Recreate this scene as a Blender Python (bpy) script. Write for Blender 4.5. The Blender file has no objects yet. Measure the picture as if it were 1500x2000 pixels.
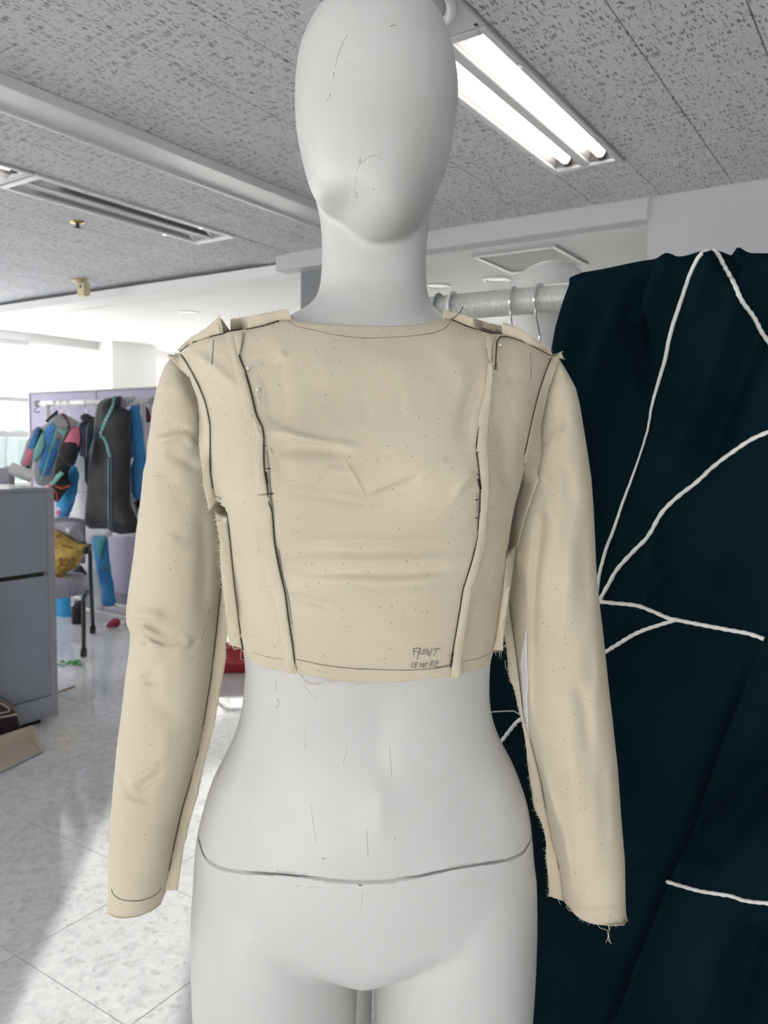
import bpy, bmesh, math, random
import numpy as np
from mathutils import Vector, Matrix, noise
from mathutils.bvhtree import BVHTree
from mathutils.geometry import delaunay_2d_cdt

# ------------------------------------------------------------------ camera, sky, sun, exposure
sc = bpy.context.scene
F = 1560.0                      # focal length in pixels of the 1500x2000 frame
H = 1.35                        # camera height
up = np.array([.0146, 1, .0865]); up /= np.linalg.norm(up)      # world up seen from the camera
fw = np.array([0, 0, -1.]); fw = fw - fw @ up * up; fw /= np.linalg.norm(fw)
rt = np.cross(fw, up)
cam_d = bpy.data.cameras.new('camera'); cam = bpy.data.objects.new('camera', cam_d)
sc.collection.objects.link(cam); sc.camera = cam
M3 = Matrix([rt.tolist(), fw.tolist(), up.tolist()])
cam.matrix_world = Matrix.Translation((0, 0, H)) @ M3.to_4x4()
cam_d.sensor_fit = 'VERTICAL'; cam_d.sensor_height = 36; cam_d.lens = F / 2000 * 36
cam_d.clip_start = .05; cam_d.clip_end = 500
cam_d.dof.use_dof = True; cam_d.dof.focus_distance = .73; cam_d.dof.aperture_fstop = 13

W_ = bpy.data.worlds.new('sky'); sc.world = W_; W_.use_nodes = True
_b = W_.node_tree.nodes['Background']; _b.inputs[0].default_value = (1, .985, .965, 1); _b.inputs[1].default_value = 7.0

TH = math.radians(33.7)         # the room is turned by this against the view
Ad = np.array([math.sin(TH), math.cos(TH), 0]); Bd = np.array([-math.cos(TH), math.sin(TH), 0])
ROT = math.pi / 2 - TH          # z rotation that lays local x along A, local y along B
def R(a, b, z=0): return Ad * a + Bd * b + np.array([0, 0, z])

sun_d = bpy.data.lights.new('sun', 'SUN'); sun = bpy.data.objects.new('sun', sun_d); sc.collection.objects.link(sun)
SUN_EL = math.radians(13)
_sd = R(.751, .660) * math.cos(SUN_EL) + np.array([0, 0, math.sin(SUN_EL)])
sun.rotation_euler = Vector(_sd.tolist()).to_track_quat('Z', 'Y').to_euler(); sun.location = (-3, 6, 5)
sun_d.energy = 9; sun_d.angle = .006; sun_d.color = (1, .95, .88)
sc.view_settings.view_transform = 'Standard'; sc.view_settings.look = 'None'
sc.view_settings.gamma = 1; sc.view_settings.use_curve_mapping = False
sc.view_settings.exposure = 0.20

# ------------------------------------------------------------------ helpers
rng = np.random.default_rng(7); random.seed(7)
O = np.array([0, 0, H])
COL = sc.collection
def ray(x, y):
    d = np.array([(x - 750) / F, -(y - 1000) / F, -1.])
    return np.array([d @ rt, d @ fw, d @ up])
def atz(x, y, z): d = ray(x, y); return O + d * ((z - H) / d[2])
def atY(x, y, Y): d = ray(x, y); return O + d * (Y / d[1])
def pl(x, y, n, c): d = ray(x, y); return O + d * ((c - O @ n) / (d @ n))
def proj(P):
    P = np.asarray(P, float) - O
    c = np.stack([P @ np.array([rt[0], fw[0], up[0]]), P @ np.array([rt[1], fw[1], up[1]]), P @ np.array([rt[2], fw[2], up[2]])], -1)
    return np.stack([750 + F * c[..., 0] / -c[..., 2], 1000 - F * c[..., 1] / -c[..., 2]], -1)

def mesh(name, V, Fc, mat, parent=None, smooth=False, loc=None):
    me = bpy.data.meshes.new(name)
    V = np.asarray(V, float).reshape(-1, 3)
    o = bpy.data.objects.new(name, me)
    if parent is not None:
        V = V - parent['_w']
        o.parent = parent; o['_w'] = parent['_w']
    else:
        if loc is None: loc = np.array([(V[:, 0].min() + V[:, 0].max()) / 2, (V[:, 1].min() + V[:, 1].max()) / 2, V[:, 2].min()])
        V = V - np.asarray(loc); o.location = loc; o['_w'] = [float(q) for q in loc]
    me.from_pydata(V.tolist(), [], [list(map(int, f)) for f in Fc])
    me.validate(); me.update()
    if smooth: me.shade_smooth()
    if mat: me.materials.append(mat)
    COL.objects.link(o)
    return o
class _W(dict): pass
def thing(name, label, cat, loc, group=None):
    o = bpy.data.objects.new(name, None); COL.objects.link(o); o.empty_display_size = .05
    o.location = loc; o['_w'] = [float(q) for q in loc]
    o['label'] = label; o['category'] = cat
    if group: o['group'] = group
    return o
def tag(o, label, cat, group=None):
    o['label'] = label; o['category'] = cat
    if group: o['group'] = group
    return o
def struct(o): o['kind'] = 'structure'; return o
def stuff(o): o['kind'] = 'stuff'; return o

class MB:
    """collects simple shapes (world coordinates) into one mesh"""
    def __init__(s): s.V = []; s.F = []
    def add(s, V, Fc):
        n = len(s.V); s.V += [tuple(map(float, v)) for v in V]; s.F += [[i + n for i in f] for f in Fc]; return s
    def prism(s, pts, d):                     # polygon (world points) pushed along d
        pts = [np.asarray(p, float) for p in pts]; d = np.asarray(d, float); n = len(pts)
        s.add(pts + [p + d for p in pts], [list(range(n))[::-1], list(range(n, 2 * n))] + [[i, (i + 1) % n, (i + 1) % n + n, i + n] for i in range(n)]); return s
    def box(s, a0, a1, b0, b1, z0, z1, bev=0):     # box in room coordinates
        if bev <= 0:
            return s.prism([R(a0, b0, z0), R(a1, b0, z0), R(a1, b1, z0), R(a0, b1, z0)], (0, 0, z1 - z0))
        k = bev
        def ring(i, z): return [R(a0 + i, b0 + i, z), R(a1 - i, b0 + i, z), R(a1 - i, b1 - i, z), R(a0 + i, b1 - i, z)]
        rings = [ring(k, z0), ring(0, z0 + k), ring(0, z1 - k), ring(k, z1)]
        V = sum(rings, []); Fc = [[3, 2, 1, 0], [12, 13, 14, 15]]
        for j in range(3):
            for i in range(4): Fc.append([j * 4 + i, j * 4 + (i + 1) % 4, j * 4 + 4 + (i + 1) % 4, j * 4 + 4 + i])
        return s.add(V, Fc)
    def tube(s, P, r, seg=8, cap=True):
        P = [np.asarray(p, float) for p in P]; n = len(P); rr = r if hasattr(r, '__len__') else [r] * n
        V = []; Fc = []; u = None
        for i, p in enumerate(P):
            t = P[min(i + 1, n - 1)] - P[max(i - 1, 0)]; t = t / (np.linalg.norm(t) + 1e-12)
            if u is None:
                u = np.cross(t, [0, 0, 1.] if abs(t[2]) < .9 else [1., 0, 0])
            u = u - u @ t * t; u /= np.linalg.norm(u) + 1e-12; w = np.cross(t, u)
            for k in range(seg):
                q = 2 * math.pi * k / seg; V.append(p + rr[i] * (math.cos(q) * u + math.sin(q) * w))
        for i in range(n - 1):
            for k in range(seg): Fc.append([i * seg + k, i * seg + (k + 1) % seg, (i + 1) * seg + (k + 1) % seg, (i + 1) * seg + k])
        if cap: Fc += [list(range(seg))[::-1], [(n - 1) * seg + k for k in range(seg)]]
        return s.add(V, Fc)
    def lathe(s, c, prof, seg=20, axis=(0, 0, 1)):     # prof: (radius, height) along axis
        c = np.asarray(c, float); ax = np.asarray(axis, float); ax /= np.linalg.norm(ax)
        u = np.cross(ax, [1., 0, 0] if abs(ax[0]) < .9 else [0, 1., 0]); u /= np.linalg.norm(u); w = np.cross(ax, u)
        V = []; Fc = []; n = len(prof)
        for r, h in prof:
            for k in range(seg):
                q = 2 * math.pi * k / seg; V.append(c + ax * h + max(r, 1e-5) * (math.cos(q) * u + math.sin(q) * w))
        for i in range(n - 1):
            for k in range(seg): Fc.append([i * seg + k, i * seg + (k + 1) % seg, (i + 1) * seg + (k + 1) % seg, (i + 1) * seg + k])
        Fc += [list(range(seg))[::-1], [(n - 1) * seg + k for k in range(seg)]]
        return s.add(V, Fc)
    def build(s, name, mat, parent=None, smooth=False, loc=None): return mesh(name, s.V, s.F, mat, parent, smooth, loc)

def crom(xs, ys, q):
    """smooth interpolation of ys over xs"""
    xs = np.asarray(xs, float); ys = np.asarray(ys, float); q = np.asarray(q, float)
    d = np.diff(ys) / np.diff(xs); m = np.empty_like(ys)
    m[0] = d[0]; m[-1] = d[-1]
    for i in range(1, len(xs) - 1):
        m[i] = 0 if d[i - 1] * d[i] <= 0 else 2 * d[i - 1] * d[i] / (d[i - 1] + d[i])
    i = np.clip(np.searchsorted(xs, q) - 1, 0, len(xs) - 2); h = xs[i + 1] - xs[i]; t = np.clip((q - xs[i]) / h, 0, 1)
    return (2*t**3 - 3*t**2 + 1) * ys[i] + (t**3 - 2*t**2 + t) * h * m[i] + (-2*t**3 + 3*t**2) * ys[i + 1] + (t**3 - t**2) * h * m[i + 1]
def resample(P, n):
    P = np.asarray(P, float); s = np.r_[0, np.cumsum(np.linalg.norm(np.diff(P, axis=0), axis=1))]
    q = np.linspace(0, s[-1], n); return np.stack([np.interp(q, s, P[:, k]) for k in range(P.shape[1])], 1)
def smoothline(P, n):
    P = np.asarray(P, float); s = np.r_[0, np.cumsum(np.linalg.norm(np.diff(P, axis=0), axis=1))]
    q = np.linspace(0, s[-1], n); return np.stack([crom(s, P[:, k], q) for k in range(P.shape[1])], 1)

def loft(rows, seg=64, closed=True):
    """rows: (PL, PR, bf, bb, n) world silhouette points plus depth to the front and to the back"""
    V = []; Fc = []; q = np.arange(seg) * 2 * math.pi / seg; c = np.cos(q); s = np.sin(q)
    for PL, PR, bf, bb, n in rows:
        C = (PL + PR) / 2; D = (PR - PL) / 2
        sx = np.sign(c) * np.abs(c) ** (2 / n); sy = np.sign(s) * np.abs(s) ** (2 / n)
        dy = np.where(sy > 0, -bf * sy, -bb * sy)
        V.append(C + np.outer(sx, D) + np.outer(dy, [0, 1, 0]))
    V = np.concatenate(V); m = len(rows)
    for j in range(m - 1):
        for i in range(seg): Fc.append([j * seg + i, j * seg + (i + 1) % seg, (j + 1) * seg + (i + 1) % seg, (j + 1) * seg + i])
    if closed: Fc += [list(range(seg))[::-1], [(m - 1) * seg + i for i in range(seg)]]
    return V, Fc
def bvh_of(V, Fc): return BVHTree.FromPolygons([tuple(map(float, v)) for v in V], [list(map(int, f)) for f in Fc])
def bvh_obj(o):
    w = np.array(o['_w']); return BVHTree.FromPolygons([tuple(np.array(v.co) + w) for v in o.data.vertices], [list(p.vertices) for p in o.data.polygons])
def cast(bvh, x, y):
    d = ray(x, y); d = d / np.linalg.norm(d)
    h = bvh.ray_cast(Vector(O.tolist()), Vector(d.tolist()))
    return None if h[0] is None else np.array(h[0])
def castpoly(bvh, P, lift=.001, dflt=.8, tree2=None):
    out = []; last = None
    for x, y in P:
        h = cast(bvh, x, y)
        if h is None and tree2 is not None: h = cast(tree2, x, y)
        Y = h[1] if h is not None else (last if last is not None else dflt)
        last = Y; p = atY(x, y, Y); d = p - O; out.append(p - d / np.linalg.norm(d) * lift)
    return np.array(out)
def gridfaces(n, m, off=0):
    return [[off + i * m + j, off + i * m + j + 1, off + (i + 1) * m + j + 1, off + (i + 1) * m + j] for i in range(n - 1) for j in range(m - 1)]
def shell(G, th):
    """grid G[n,m,3] given a thickness away from the viewer"""
    n, m, _ = G.shape; A = G.reshape(-1, 3); d = A - O; d /= np.linalg.norm(d, axis=1)[:, None]
    V = np.concatenate([A, A + d * th]); Fc = gridfaces(n, m) + [f[::-1] for f in gridfaces(n, m, n * m)]
    rim = [i * m for i in range(n)] + [(n - 1) * m + j for j in range(1, m)] + [i * m + m - 1 for i in range(n - 2, -1, -1)] + [j for j in range(m - 2, 0, -1)]
    k = n * m
    for a, b in zip(rim, rim[1:] + rim[:1]): Fc.append([a, b, b + k, a + k])
    return V, Fc
def segdist(P, L):
    P = np.asarray(P, float); best = np.full(len(P), 1e9); tt = np.zeros(len(P)); L = np.asarray(L, float)
    tot = np.linalg.norm(np.diff(L, axis=0), axis=1); cum = np.r_[0, np.cumsum(tot)]
    for i in range(len(L) - 1):
        a, b = L[i], L[i + 1]; e = b - a; t = np.clip(((P - a) @ e) / (e @ e + 1e-9), 0, 1)
        d = np.linalg.norm(P - a - t[:, None] * e, axis=1); k = d < best
        best[k] = d[k]; tt[k] = (cum[i] + t[k] * tot[i]) / cum[-1]
    return best, tt
def creases(P, items):
    """relief in metres at picture points: (polyline, height mm, width)"""
    z = np.zeros(len(P))
    for L, amp, w in items:
        d, t = segdist(P, L); z += amp * .001 * np.exp(-(d / w) ** 2) * np.clip(np.minimum(t, 1 - t) * 5 + .25, 0, 1)
    return z
def nz(P, f, seed=0): return np.array([noise.noise((p[0] * f + seed, p[1] * f + seed * 1.7, p[2] * f - seed)) for p in P])

# ------------------------------------------------------------------ materials
def newmat(name):
    m = bpy.data.materials.new(name); m.use_nodes = True; nt = m.node_tree
    return m, nt, nt.nodes['Principled BSDF'], nt.nodes.new('ShaderNodeTexCoord')
def N(nt, typ, **kw):
    n = nt.nodes.new(typ)
    for k, v in kw.items():
        if k.startswith('i_'): n.inputs[k[2:].replace('_', ' ')].default_value = v
        else: setattr(n, k, v)
    return n
def ramp(nt, src, stops):
    r = nt.nodes.new('ShaderNodeValToRGB'); e = r.color_ramp.elements
    while len(e) > 1: e.remove(e[-1])
    for i, (p, c) in enumerate(stops):
        if i == 0: e[0].position = p; el = e[0]
        else: el = e.new(p)
        el.color = (*c, 1) if hasattr(c, '__len__') else (c, c, c, 1)
    nt.links.new(src, r.inputs[0]); return r
def mixc(nt, fac, a, b, mode='MIX'):
    m = nt.nodes.new('ShaderNodeMix'); m.data_type = 'RGBA'; m.blend_type = mode
    for s, v in ((m.inputs[0], fac), (m.inputs[6], a), (m.inputs[7], b)):
        if hasattr(v, 'links'): nt.links.new(v, s)
        elif hasattr(v, '__len__'): s.default_value = (*v[:3], 1)
        else: s.default_value = v
    return m.outputs[2]
def math_(nt, op, a, b=None):
    m = nt.nodes.new('ShaderNodeMath'); m.operation = op
    for s, v in ((m.inputs[0], a), (m.inputs[1], b)):
        if v is None: continue
        if hasattr(v, 'links'): nt.links.new(v, s)
        else: s.default_value = v
    return m.outputs[0]
def bump(nt, bs, h, strength=.3, dist=.001, normal=None):
    b = nt.nodes.new('ShaderNodeBump'); b.inputs['Strength'].default_value = strength; b.inputs['Distance'].default_value = dist
    nt.links.new(h, b.inputs['Height'])
    if normal is not None: nt.links.new(normal, b.inputs['Normal'])
    nt.links.new(b.outputs[0], bs.inputs['Normal']); return b.outputs[0]
def simple(name, col, rough=.5, metal=0, spec=.5, var=.06, scale=8, fine=0, coat=0):
    """plain paint / plastic / cloth with slight procedural unevenness"""
    m, nt, bs, tc = newmat(name)
    n = N(nt, 'ShaderNodeTexNoise', i_Scale=scale, i_Detail=4.); nt.links.new(tc.outputs['Object'], n.inputs['Vector'])
    lo = [max(0, c * (1 - var)) for c in col]; hi = [min(1, c * (1 + var)) for c in col]
    r = ramp(nt, n.outputs['Fac'], [(.3, lo), (.7, hi)]); nt.links.new(r.outputs[0], bs.inputs['Base Color'])
    bs.inputs['Roughness'].default_value = rough; bs.inputs['Metallic'].default_value = metal
    bs.inputs['Specular IOR Level'].default_value = spec; bs.inputs['Coat Weight'].default_value = coat
    if fine:
        n2 = N(nt, 'ShaderNodeTexNoise', i_Scale=fine, i_Detail=3.); nt.links.new(tc.outputs['Object'], n2.inputs['Vector'])
        bump(nt, bs, n2.outputs['Fac'], .35, .0008)
    return m
def emis(name, col, s):
    m, nt, bs, tc = newmat(name); bs.inputs['Emission Color'].default_value = (*col, 1); bs.inputs['Emission Strength'].default_value = s
    bs.inputs['Base Color'].default_value = (*col, 1); return m

def muslin():
    m, nt, bs, tc = newmat('unbleached_muslin'); co = tc.outputs['Object']
    n = N(nt, 'ShaderNodeTexNoise', i_Scale=9., i_Detail=5.); nt.links.new(co, n.inputs['Vector'])
    base = ramp(nt, n.outputs['Fac'], [(.3, (.590, .522, .400)), (.5, (.630, .565, .438)), (.72, (.655, .594, .47))]).outputs[0]
    # seed specks and darker neps
    wn = N(nt, 'ShaderNodeTexNoise', i_Scale=40., i_Detail=2.); nt.links.new(co, wn.inputs['Vector'])
    for sc_, thr, lim, amt in ((185., .105, .30, .85), (430., .12, .22, .55)):
        v = N(nt, 'ShaderNodeTexVoronoi', i_Scale=sc_); v.inputs['Randomness'].default_value = 1; nt.links.new(co, v.inputs['Vector'])
        d = math_(nt, 'LESS_THAN', v.outputs['Distance'], thr)
        sp = nt.nodes.new('ShaderNodeSeparateColor'); nt.links.new(v.outputs['Color'], sp.inputs[0])
        k = math_(nt, 'LESS_THAN', sp.outputs[0], lim); f = math_(nt, 'MULTIPLY', math_(nt, 'MULTIPLY', d, k), amt)
        base = mixc(nt, f, base, (.10, .085, .06))
    # dull handling marks
    n3 = N(nt, 'ShaderNodeTexNoise', i_Scale=22., i_Detail=6.); nt.links.new(co, n3.inputs['Vector'])
    g = ramp(nt, n3.outputs['Fac'], [(.66, 0.), (.80, .16)]).outputs[0]
    base = mixc(nt, g, base, (.46, .43, .38))
    nt.links.new(base, bs.inputs['Base Color']); bs.inputs['Roughness'].default_value = .9; bs.inputs['Specular IOR Level'].default_value = .15
    bs.inputs['Sheen Weight'].default_value = .08
    # weave
    h = None
    for ax in ('X', 'Z'):
        w = N(nt, 'ShaderNodeTexWave', bands_direction=ax, i_Scale=330., i_Distortion=1.2, i_Detail=1.); nt.links.new(co, w.inputs['Vector'])
        h = w.outputs['Fac'] if h is None else math_(nt, 'ADD', h, w.outputs['Fac'])
    n4 = N(nt, 'ShaderNodeTexNoise', i_Scale=260., i_Detail=3.); nt.links.new(co, n4.inputs['Vector'])
    n5 = N(nt, 'ShaderNodeTexNoise', i_Scale=28., i_Detail=3.); nt.links.new(co, n5.inputs['Vector'])
    h = math_(nt, 'ADD', math_(nt, 'MULTIPLY', h, .25), n4.outputs['Fac'])
    a = bump(nt, bs, h, .15, .0005)
    bump(nt, bs, n5.outputs['Fac'], .5, .0035, a)
    return m, nt, bs, base
MUSLIN, _nt, _bs, _base = muslin()
def muslin_stain(name, spots):
    m = MUSLIN.copy(); m.name = name; nt = m.node_tree; bs = nt.nodes['Principled BSDF']
    src = bs.inputs['Base Color'].links[0].from_socket; tc = [n for n in nt.nodes if n.type == 'TEX_COORD'][0]
    nn = N(nt, 'ShaderNodeTexNoise', i_Scale=60., i_Detail=3.); nt.links.new(tc.outputs['Object'], nn.inputs['Vector'])
    for c, r, col, amt in spots:
        vm = nt.nodes.new('ShaderNodeVectorMath'); vm.operation = 'DISTANCE'; nt.links.new(tc.outputs['Object'], vm.inputs[0]); vm.inputs[1].default_value = c
        d = math_(nt, 'ADD', vm.outputs['Value'], math_(nt, 'MULTIPLY', math_(nt, 'SUBTRACT', nn.outputs['Fac'], .5), r * .6))
        f = ramp(nt, math_(nt, 'DIVIDE', d, r), [(.72, amt), (1., 0.)]).outputs[0]
        src = mixc(nt, f, src, col)
    nt.links.new(src, bs.inputs['Base Color']); return m

def gloss_white():
    m, nt, bs, tc = newmat('mannequin_white_lacquer'); co = tc.outputs['Object']
    n = N(nt, 'ShaderNodeTexNoise', i_Scale=6., i_Detail=6., i_Roughness=.6); nt.links.new(co, n.inputs['Vector'])
    base = ramp(nt, n.outputs['Fac'], [(.25, (.565, .56, .538)), (.5, (.610, .610, .598)), (.8, (.625, .629, .62))]).outputs[0]
    n2 = N(nt, 'ShaderNodeTexNoise', i_Scale=17., i_Detail=8., i_Roughness=.7); nt.links.new(co, n2.inputs['Vector'])
    base = mixc(nt, ramp(nt, n2.outputs['Fac'], [(.60, 0.), (.80, .35)]).outputs[0], base, (.50, .48, .42))
    v = N(nt, 'ShaderNodeTexVoronoi', i_Scale=55.); nt.links.new(co, v.inputs['Vector'])
    sp = nt.nodes.new('ShaderNodeSeparateColor'); nt.links.new(v.outputs['Color'], sp.inputs[0])
    f = math_(nt, 'MULTIPLY', math_(nt, 'LESS_THAN', v.outputs['Distance'], .06), math_(nt, 'LESS_THAN', sp.outputs[0], .10))
    base = mixc(nt, math_(nt, 'MULTIPLY', f, .55), base, (.25, .24, .22))
    nt.links.new(base, bs.inputs['Base Color'])
    bs.inputs['Roughness'].default_value = .42; bs.inputs['Specular IOR Level'].default_value = .5
    r = ramp(nt, n2.outputs['Fac'], [(.3, .36), (.8, .52)]).outputs[0]; nt.links.new(r, bs.inputs['Roughness'])
    return m

def ceiling_mat():
    m, nt, bs, tc = newmat('fissured_ceiling_tile'); geo = nt.nodes.new('ShaderNodeNewGeometry'); co = geo.outputs['Position']
    mp = nt.nodes.new('ShaderNodeMapping'); mp.inputs['Rotation'].default_value = (0, 0, -ROT + .12); nt.links.new(co, mp.inputs['Vector']); co = mp.outputs[0]
    def worms(sx, sy, dens, thr, seed, dist):
        ns = N(nt, 'ShaderNodeTexNoise', i_Scale=45., i_Detail=2.); nt.links.new(co, ns.inputs['Vector'])
        va = nt.nodes.new('ShaderNodeVectorMath'); va.operation = 'MULTIPLY_ADD'; nt.links.new(ns.outputs['Color'], va.inputs[0]); va.inputs[1].default_value = (dist,) * 3
        nt.links.new(co, va.inputs[2])
        m2 = nt.nodes.new('ShaderNodeMapping'); m2.inputs['Scale'].default_value = (sx, sy, 1); m2.inputs['Location'].default_value = (seed, seed * 2, 0); nt.links.new(va.outputs[0], m2.inputs['Vector'])
        v = N(nt, 'ShaderNodeTexVoronoi', i_Scale=1., voronoi_dimensions='2D'); nt.links.new(m2.outputs[0], v.inputs['Vector'])
        sp = nt.nodes.new('ShaderNodeSeparateColor'); nt.links.new(v.outputs['Color'], sp.inputs[0])
        return math_(nt, 'MULTIPLY', math_(nt, 'LESS_THAN', v.outputs['Distance'], thr), math_(nt, 'LESS_THAN', sp.outputs[0], dens))
    f = math_(nt, 'MAXIMUM', worms(25, 122, .28, .28, 3.1, .018), worms(105, 140, .20, .22, 7.7, .006))
    f = math_(nt, 'MAXIMUM', f, worms(48, 170, .20, .26, 1.3, .012))
    n = N(nt, 'ShaderNodeTexNoise', i_Scale=5., i_Detail=5.); nt.links.new(co, n.inputs['Vector'])
    base = ramp(nt, n.outputs['Fac'], [(.3, (.645, .655, .675)), (.7, (.69, .70, .72))]).outputs[0]
    base = mixc(nt, math_(nt, 'MULTIPLY', f, .8), base, (.11, .11, .115))
    nt.links.new(base, bs.inputs['Base Color']); bs.inputs['Roughness'].default_value = .95; bs.inputs['Specular IOR Level'].default_value = .1
    b = nt.nodes.new('ShaderNodeBump'); b.invert = True; b.inputs['Strength'].default_value = .4; b.inputs['Distance'].default_value = .002
    nt.links.new(f, b.inputs['Height']); nt.links.new(b.outputs[0], bs.inputs['Normal'])
    return m

def floor_mat():
    m, nt, bs, tc = newmat('waxed_vinyl_tile'); geo = nt.nodes.new('ShaderNodeNewGeometry'); co = geo.outputs['Position']
    oi = nt.nodes.new('ShaderNodeObjectInfo')
    va = nt.nodes.new('ShaderNodeVectorMath'); va.operation = 'ADD'; nt.links.new(co, va.inputs[0])
    cx = nt.nodes.new('ShaderNodeCombineXYZ'); nt.links.new(math_(nt, 'MULTIPLY', oi.outputs['Random'], 40.), cx.inputs[2]); nt.links.new(cx.outputs[0], va.inputs[1]); cr = va.outputs[0]
    n = N(nt, 'ShaderNodeTexNoise', i_Scale=24., i_Detail=8., i_Roughness=.62, i_Distortion=.8); nt.links.new(cr, n.inputs['Vector'])
    base = ramp(nt, n.outputs['Fac'], [(.30, (.57, .575, .59)), (.46, (.70, .705, .72)), (.60, (.75, .755, .77)), (.74, (.83, .83, .84))]).outputs[0]
    n2 = N(nt, 'ShaderNodeTexNoise', i_Scale=75., i_Detail=4., i_Distortion=1.5); nt.links.new(cr, n2.inputs['Vector'])
    base = mixc(nt, ramp(nt, n2.outputs['Fac'], [(.62, 0.), (.72, .5)]).outputs[0], base, (.36, .355, .35))
    base = mixc(nt, ramp(nt, n2.outputs['Fac'], [(.26, .5), (.36, 0.)]).outputs[0], base, (.80, .80, .79))
    vc = N(nt, 'ShaderNodeTexVoronoi', i_Scale=70.); vd = nt.nodes.new('ShaderNodeVectorMath'); vd.operation = 'MULTIPLY_ADD'
    nt.links.new(n2.outputs['Color'], vd.inputs[0]); vd.inputs[1].default_value = (.02, .02, .02); nt.links.new(cr, vd.inputs[2]); nt.links.new(vd.outputs[0], vc.inputs['Vector'])
    sc2 = nt.nodes.new('ShaderNodeSeparateColor'); nt.links.new(vc.outputs['Color'], sc2.inputs[0])
    base = mixc(nt, math_(nt, 'MULTIPLY', math_(nt, 'LESS_THAN', sc2.outputs[0], .16), .28), base, (.84, .84, .84))
    base = mixc(nt, math_(nt, 'MULTIPLY', math_(nt, 'GREATER_THAN', sc2.outputs[1], .93), .32), base, (.34, .34, .345))
    n3 = N(nt, 'ShaderNodeTexNoise', i_Scale=2.3, i_Detail=5.); nt.links.new(co, n3.inputs['Vector'])
    base = mixc(nt, ramp(nt, n3.outputs['Fac'], [(.52, 0.), (.75, .35)]).outputs[0], base, (.46, .45, .43))
    n5 = N(nt, 'ShaderNodeTexNoise', i_Scale=9., i_Detail=7., i_Distortion=1.); nt.links.new(co, n5.inputs['Vector'])
    base = mixc(nt, ramp(nt, n5.outputs['Fac'], [(.68, 0.), (.76, .55)]).outputs[0], base, (.27, .265, .26))
    nt.links.new(base, bs.inputs['Base Color'])
    n4 = N(nt, 'ShaderNodeTexNoise', i_Scale=4., i_Detail=6.); nt.links.new(co, n4.inputs['Vector'])
    nt.links.new(ramp(nt, n4.outputs['Fac'], [(.3, .05), (.62, .11), (.8, .26)]).outputs[0], bs.inputs['Roughness'])
    bs.inputs['Specular IOR Level'].default_value = .55
    n6 = N(nt, 'ShaderNodeTexNoise', i_Scale=7., i_Detail=3.); nt.links.new(co, n6.inputs['Vector'])
    bump(nt, bs, n6.outputs['Fac'], .12, .004)
    return m

def darkcloth():
    m, nt, bs, tc = newmat('dark_teal_crepe'); co = tc.outputs['Object']
    n = N(nt, 'ShaderNodeTexNoise', i_Scale=5., i_Detail=4.); nt.links.new(co, n.inputs['Vector'])
    r = ramp(nt, n.outputs['Fac'], [(.3, (.0018, .0092, .0132)), (.7, (.0030, .0138, .0192))]); nt.links.new(r.outputs[0], bs.inputs['Base Color'])
    bs.inputs['Roughness'].default_value = .85; bs.inputs['Specular IOR Level'].default_value = .03
    n2 = N(nt, 'ShaderNodeTexNoise', i_Scale=420., i_Detail=3.); nt.links.new(co, n2.inputs['Vector'])
    n3 = N(nt, 'ShaderNodeTexNoise', i_Scale=16., i_Detail=4., i_Distortion=.6); nt.links.new(co, n3.inputs['Vector'])
    a = bump(nt, bs, n2.outputs['Fac'], .3, .0008); bump(nt, bs, n3.outputs['Fac'], .6, .006, a)
    return m
def hammered():
    m, nt, bs, tc = newmat('hammered_grey_paint'); bs.inputs['Base Color'].default_value = (.47, .485, .455, 1); bs.inputs['Roughness'].default_value = .3
    n = N(nt, 'ShaderNodeTexNoise', i_Scale=240., i_Detail=2.); nt.links.new(tc.outputs['Object'], n.inputs['Vector'])
    r = ramp(nt, n.outputs['Fac'], [(.35, (.42, .435, .41)), (.65, (.52, .53, .50))]); nt.links.new(r.outputs[0], bs.inputs['Base Color'])
    bump(nt, bs, n.outputs['Fac'], .55, .0018); return m

MAN = gloss_white(); CEIL = ceiling_mat(); FLOOR = floor_mat(); TEAL = darkcloth(); HAMMER = hammered()
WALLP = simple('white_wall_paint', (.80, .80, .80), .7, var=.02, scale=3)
WALLH = simple('dimmed_header_paint', (.55, .56, .58), .75, var=.02, scale=3)  # header darkened at right, left stays white: the light's falloff put into the colour
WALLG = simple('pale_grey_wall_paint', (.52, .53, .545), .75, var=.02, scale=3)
COLG = simple('dark_grey_column', (.215, .225, .24), .6, var=.03, scale=3)  # even dark grey over the whole column
GREYP = simple('grey_partition_laminate', (.27, .287, .335), .5, var=.03, scale=4)
GREYL = simple('light_grey_edge_trim', (.30, .31, .33), .4, var=.03)
KICK = simple('grey_steel_plinth', (.30, .32, .345), .45, var=.03)
LILAC = simple('lilac_partition_fabric', (.47, .44, .58), .9, var=.04, scale=30, fine=300)
BLACKP = simple('black_plastic', (.018, .018, .02), .45)
DARK = simple('dark_gap', (.012, .012, .013), .9)
CHROME = simple('chrome', (.72, .72, .74), .12, metal=1, var=.02)
STEELW = simple('white_enamelled_steel', (.70, .71, .72), .35, var=.02)
FIXG = simple('grey_enamelled_fixture', (.50, .505, .51), .4, var=.02)
MIRROR = simple('mirror_reflector', (.75, .76, .78), .08, metal=1, var=.02)
WPLAST = simple('white_plastic', (.72, .73, .75), .35, var=.02)
CORD = simple('white_cotton_cord', (.74, .73, .70), .85, var=.05, scale=60, fine=500)
THREAD = simple('black_sewing_thread', (.018, .016, .015), .8)
PENCIL = simple('pencil_line', (.27, .255, .23), .9, var=.3, scale=90)
FRAY = simple('frayed_cotton_fibre', (.74, .68, .55), .9)
WHITEC = simple('white_cloth', (.80, .80, .82), .9, var=.04, scale=20, fine=200)
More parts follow.
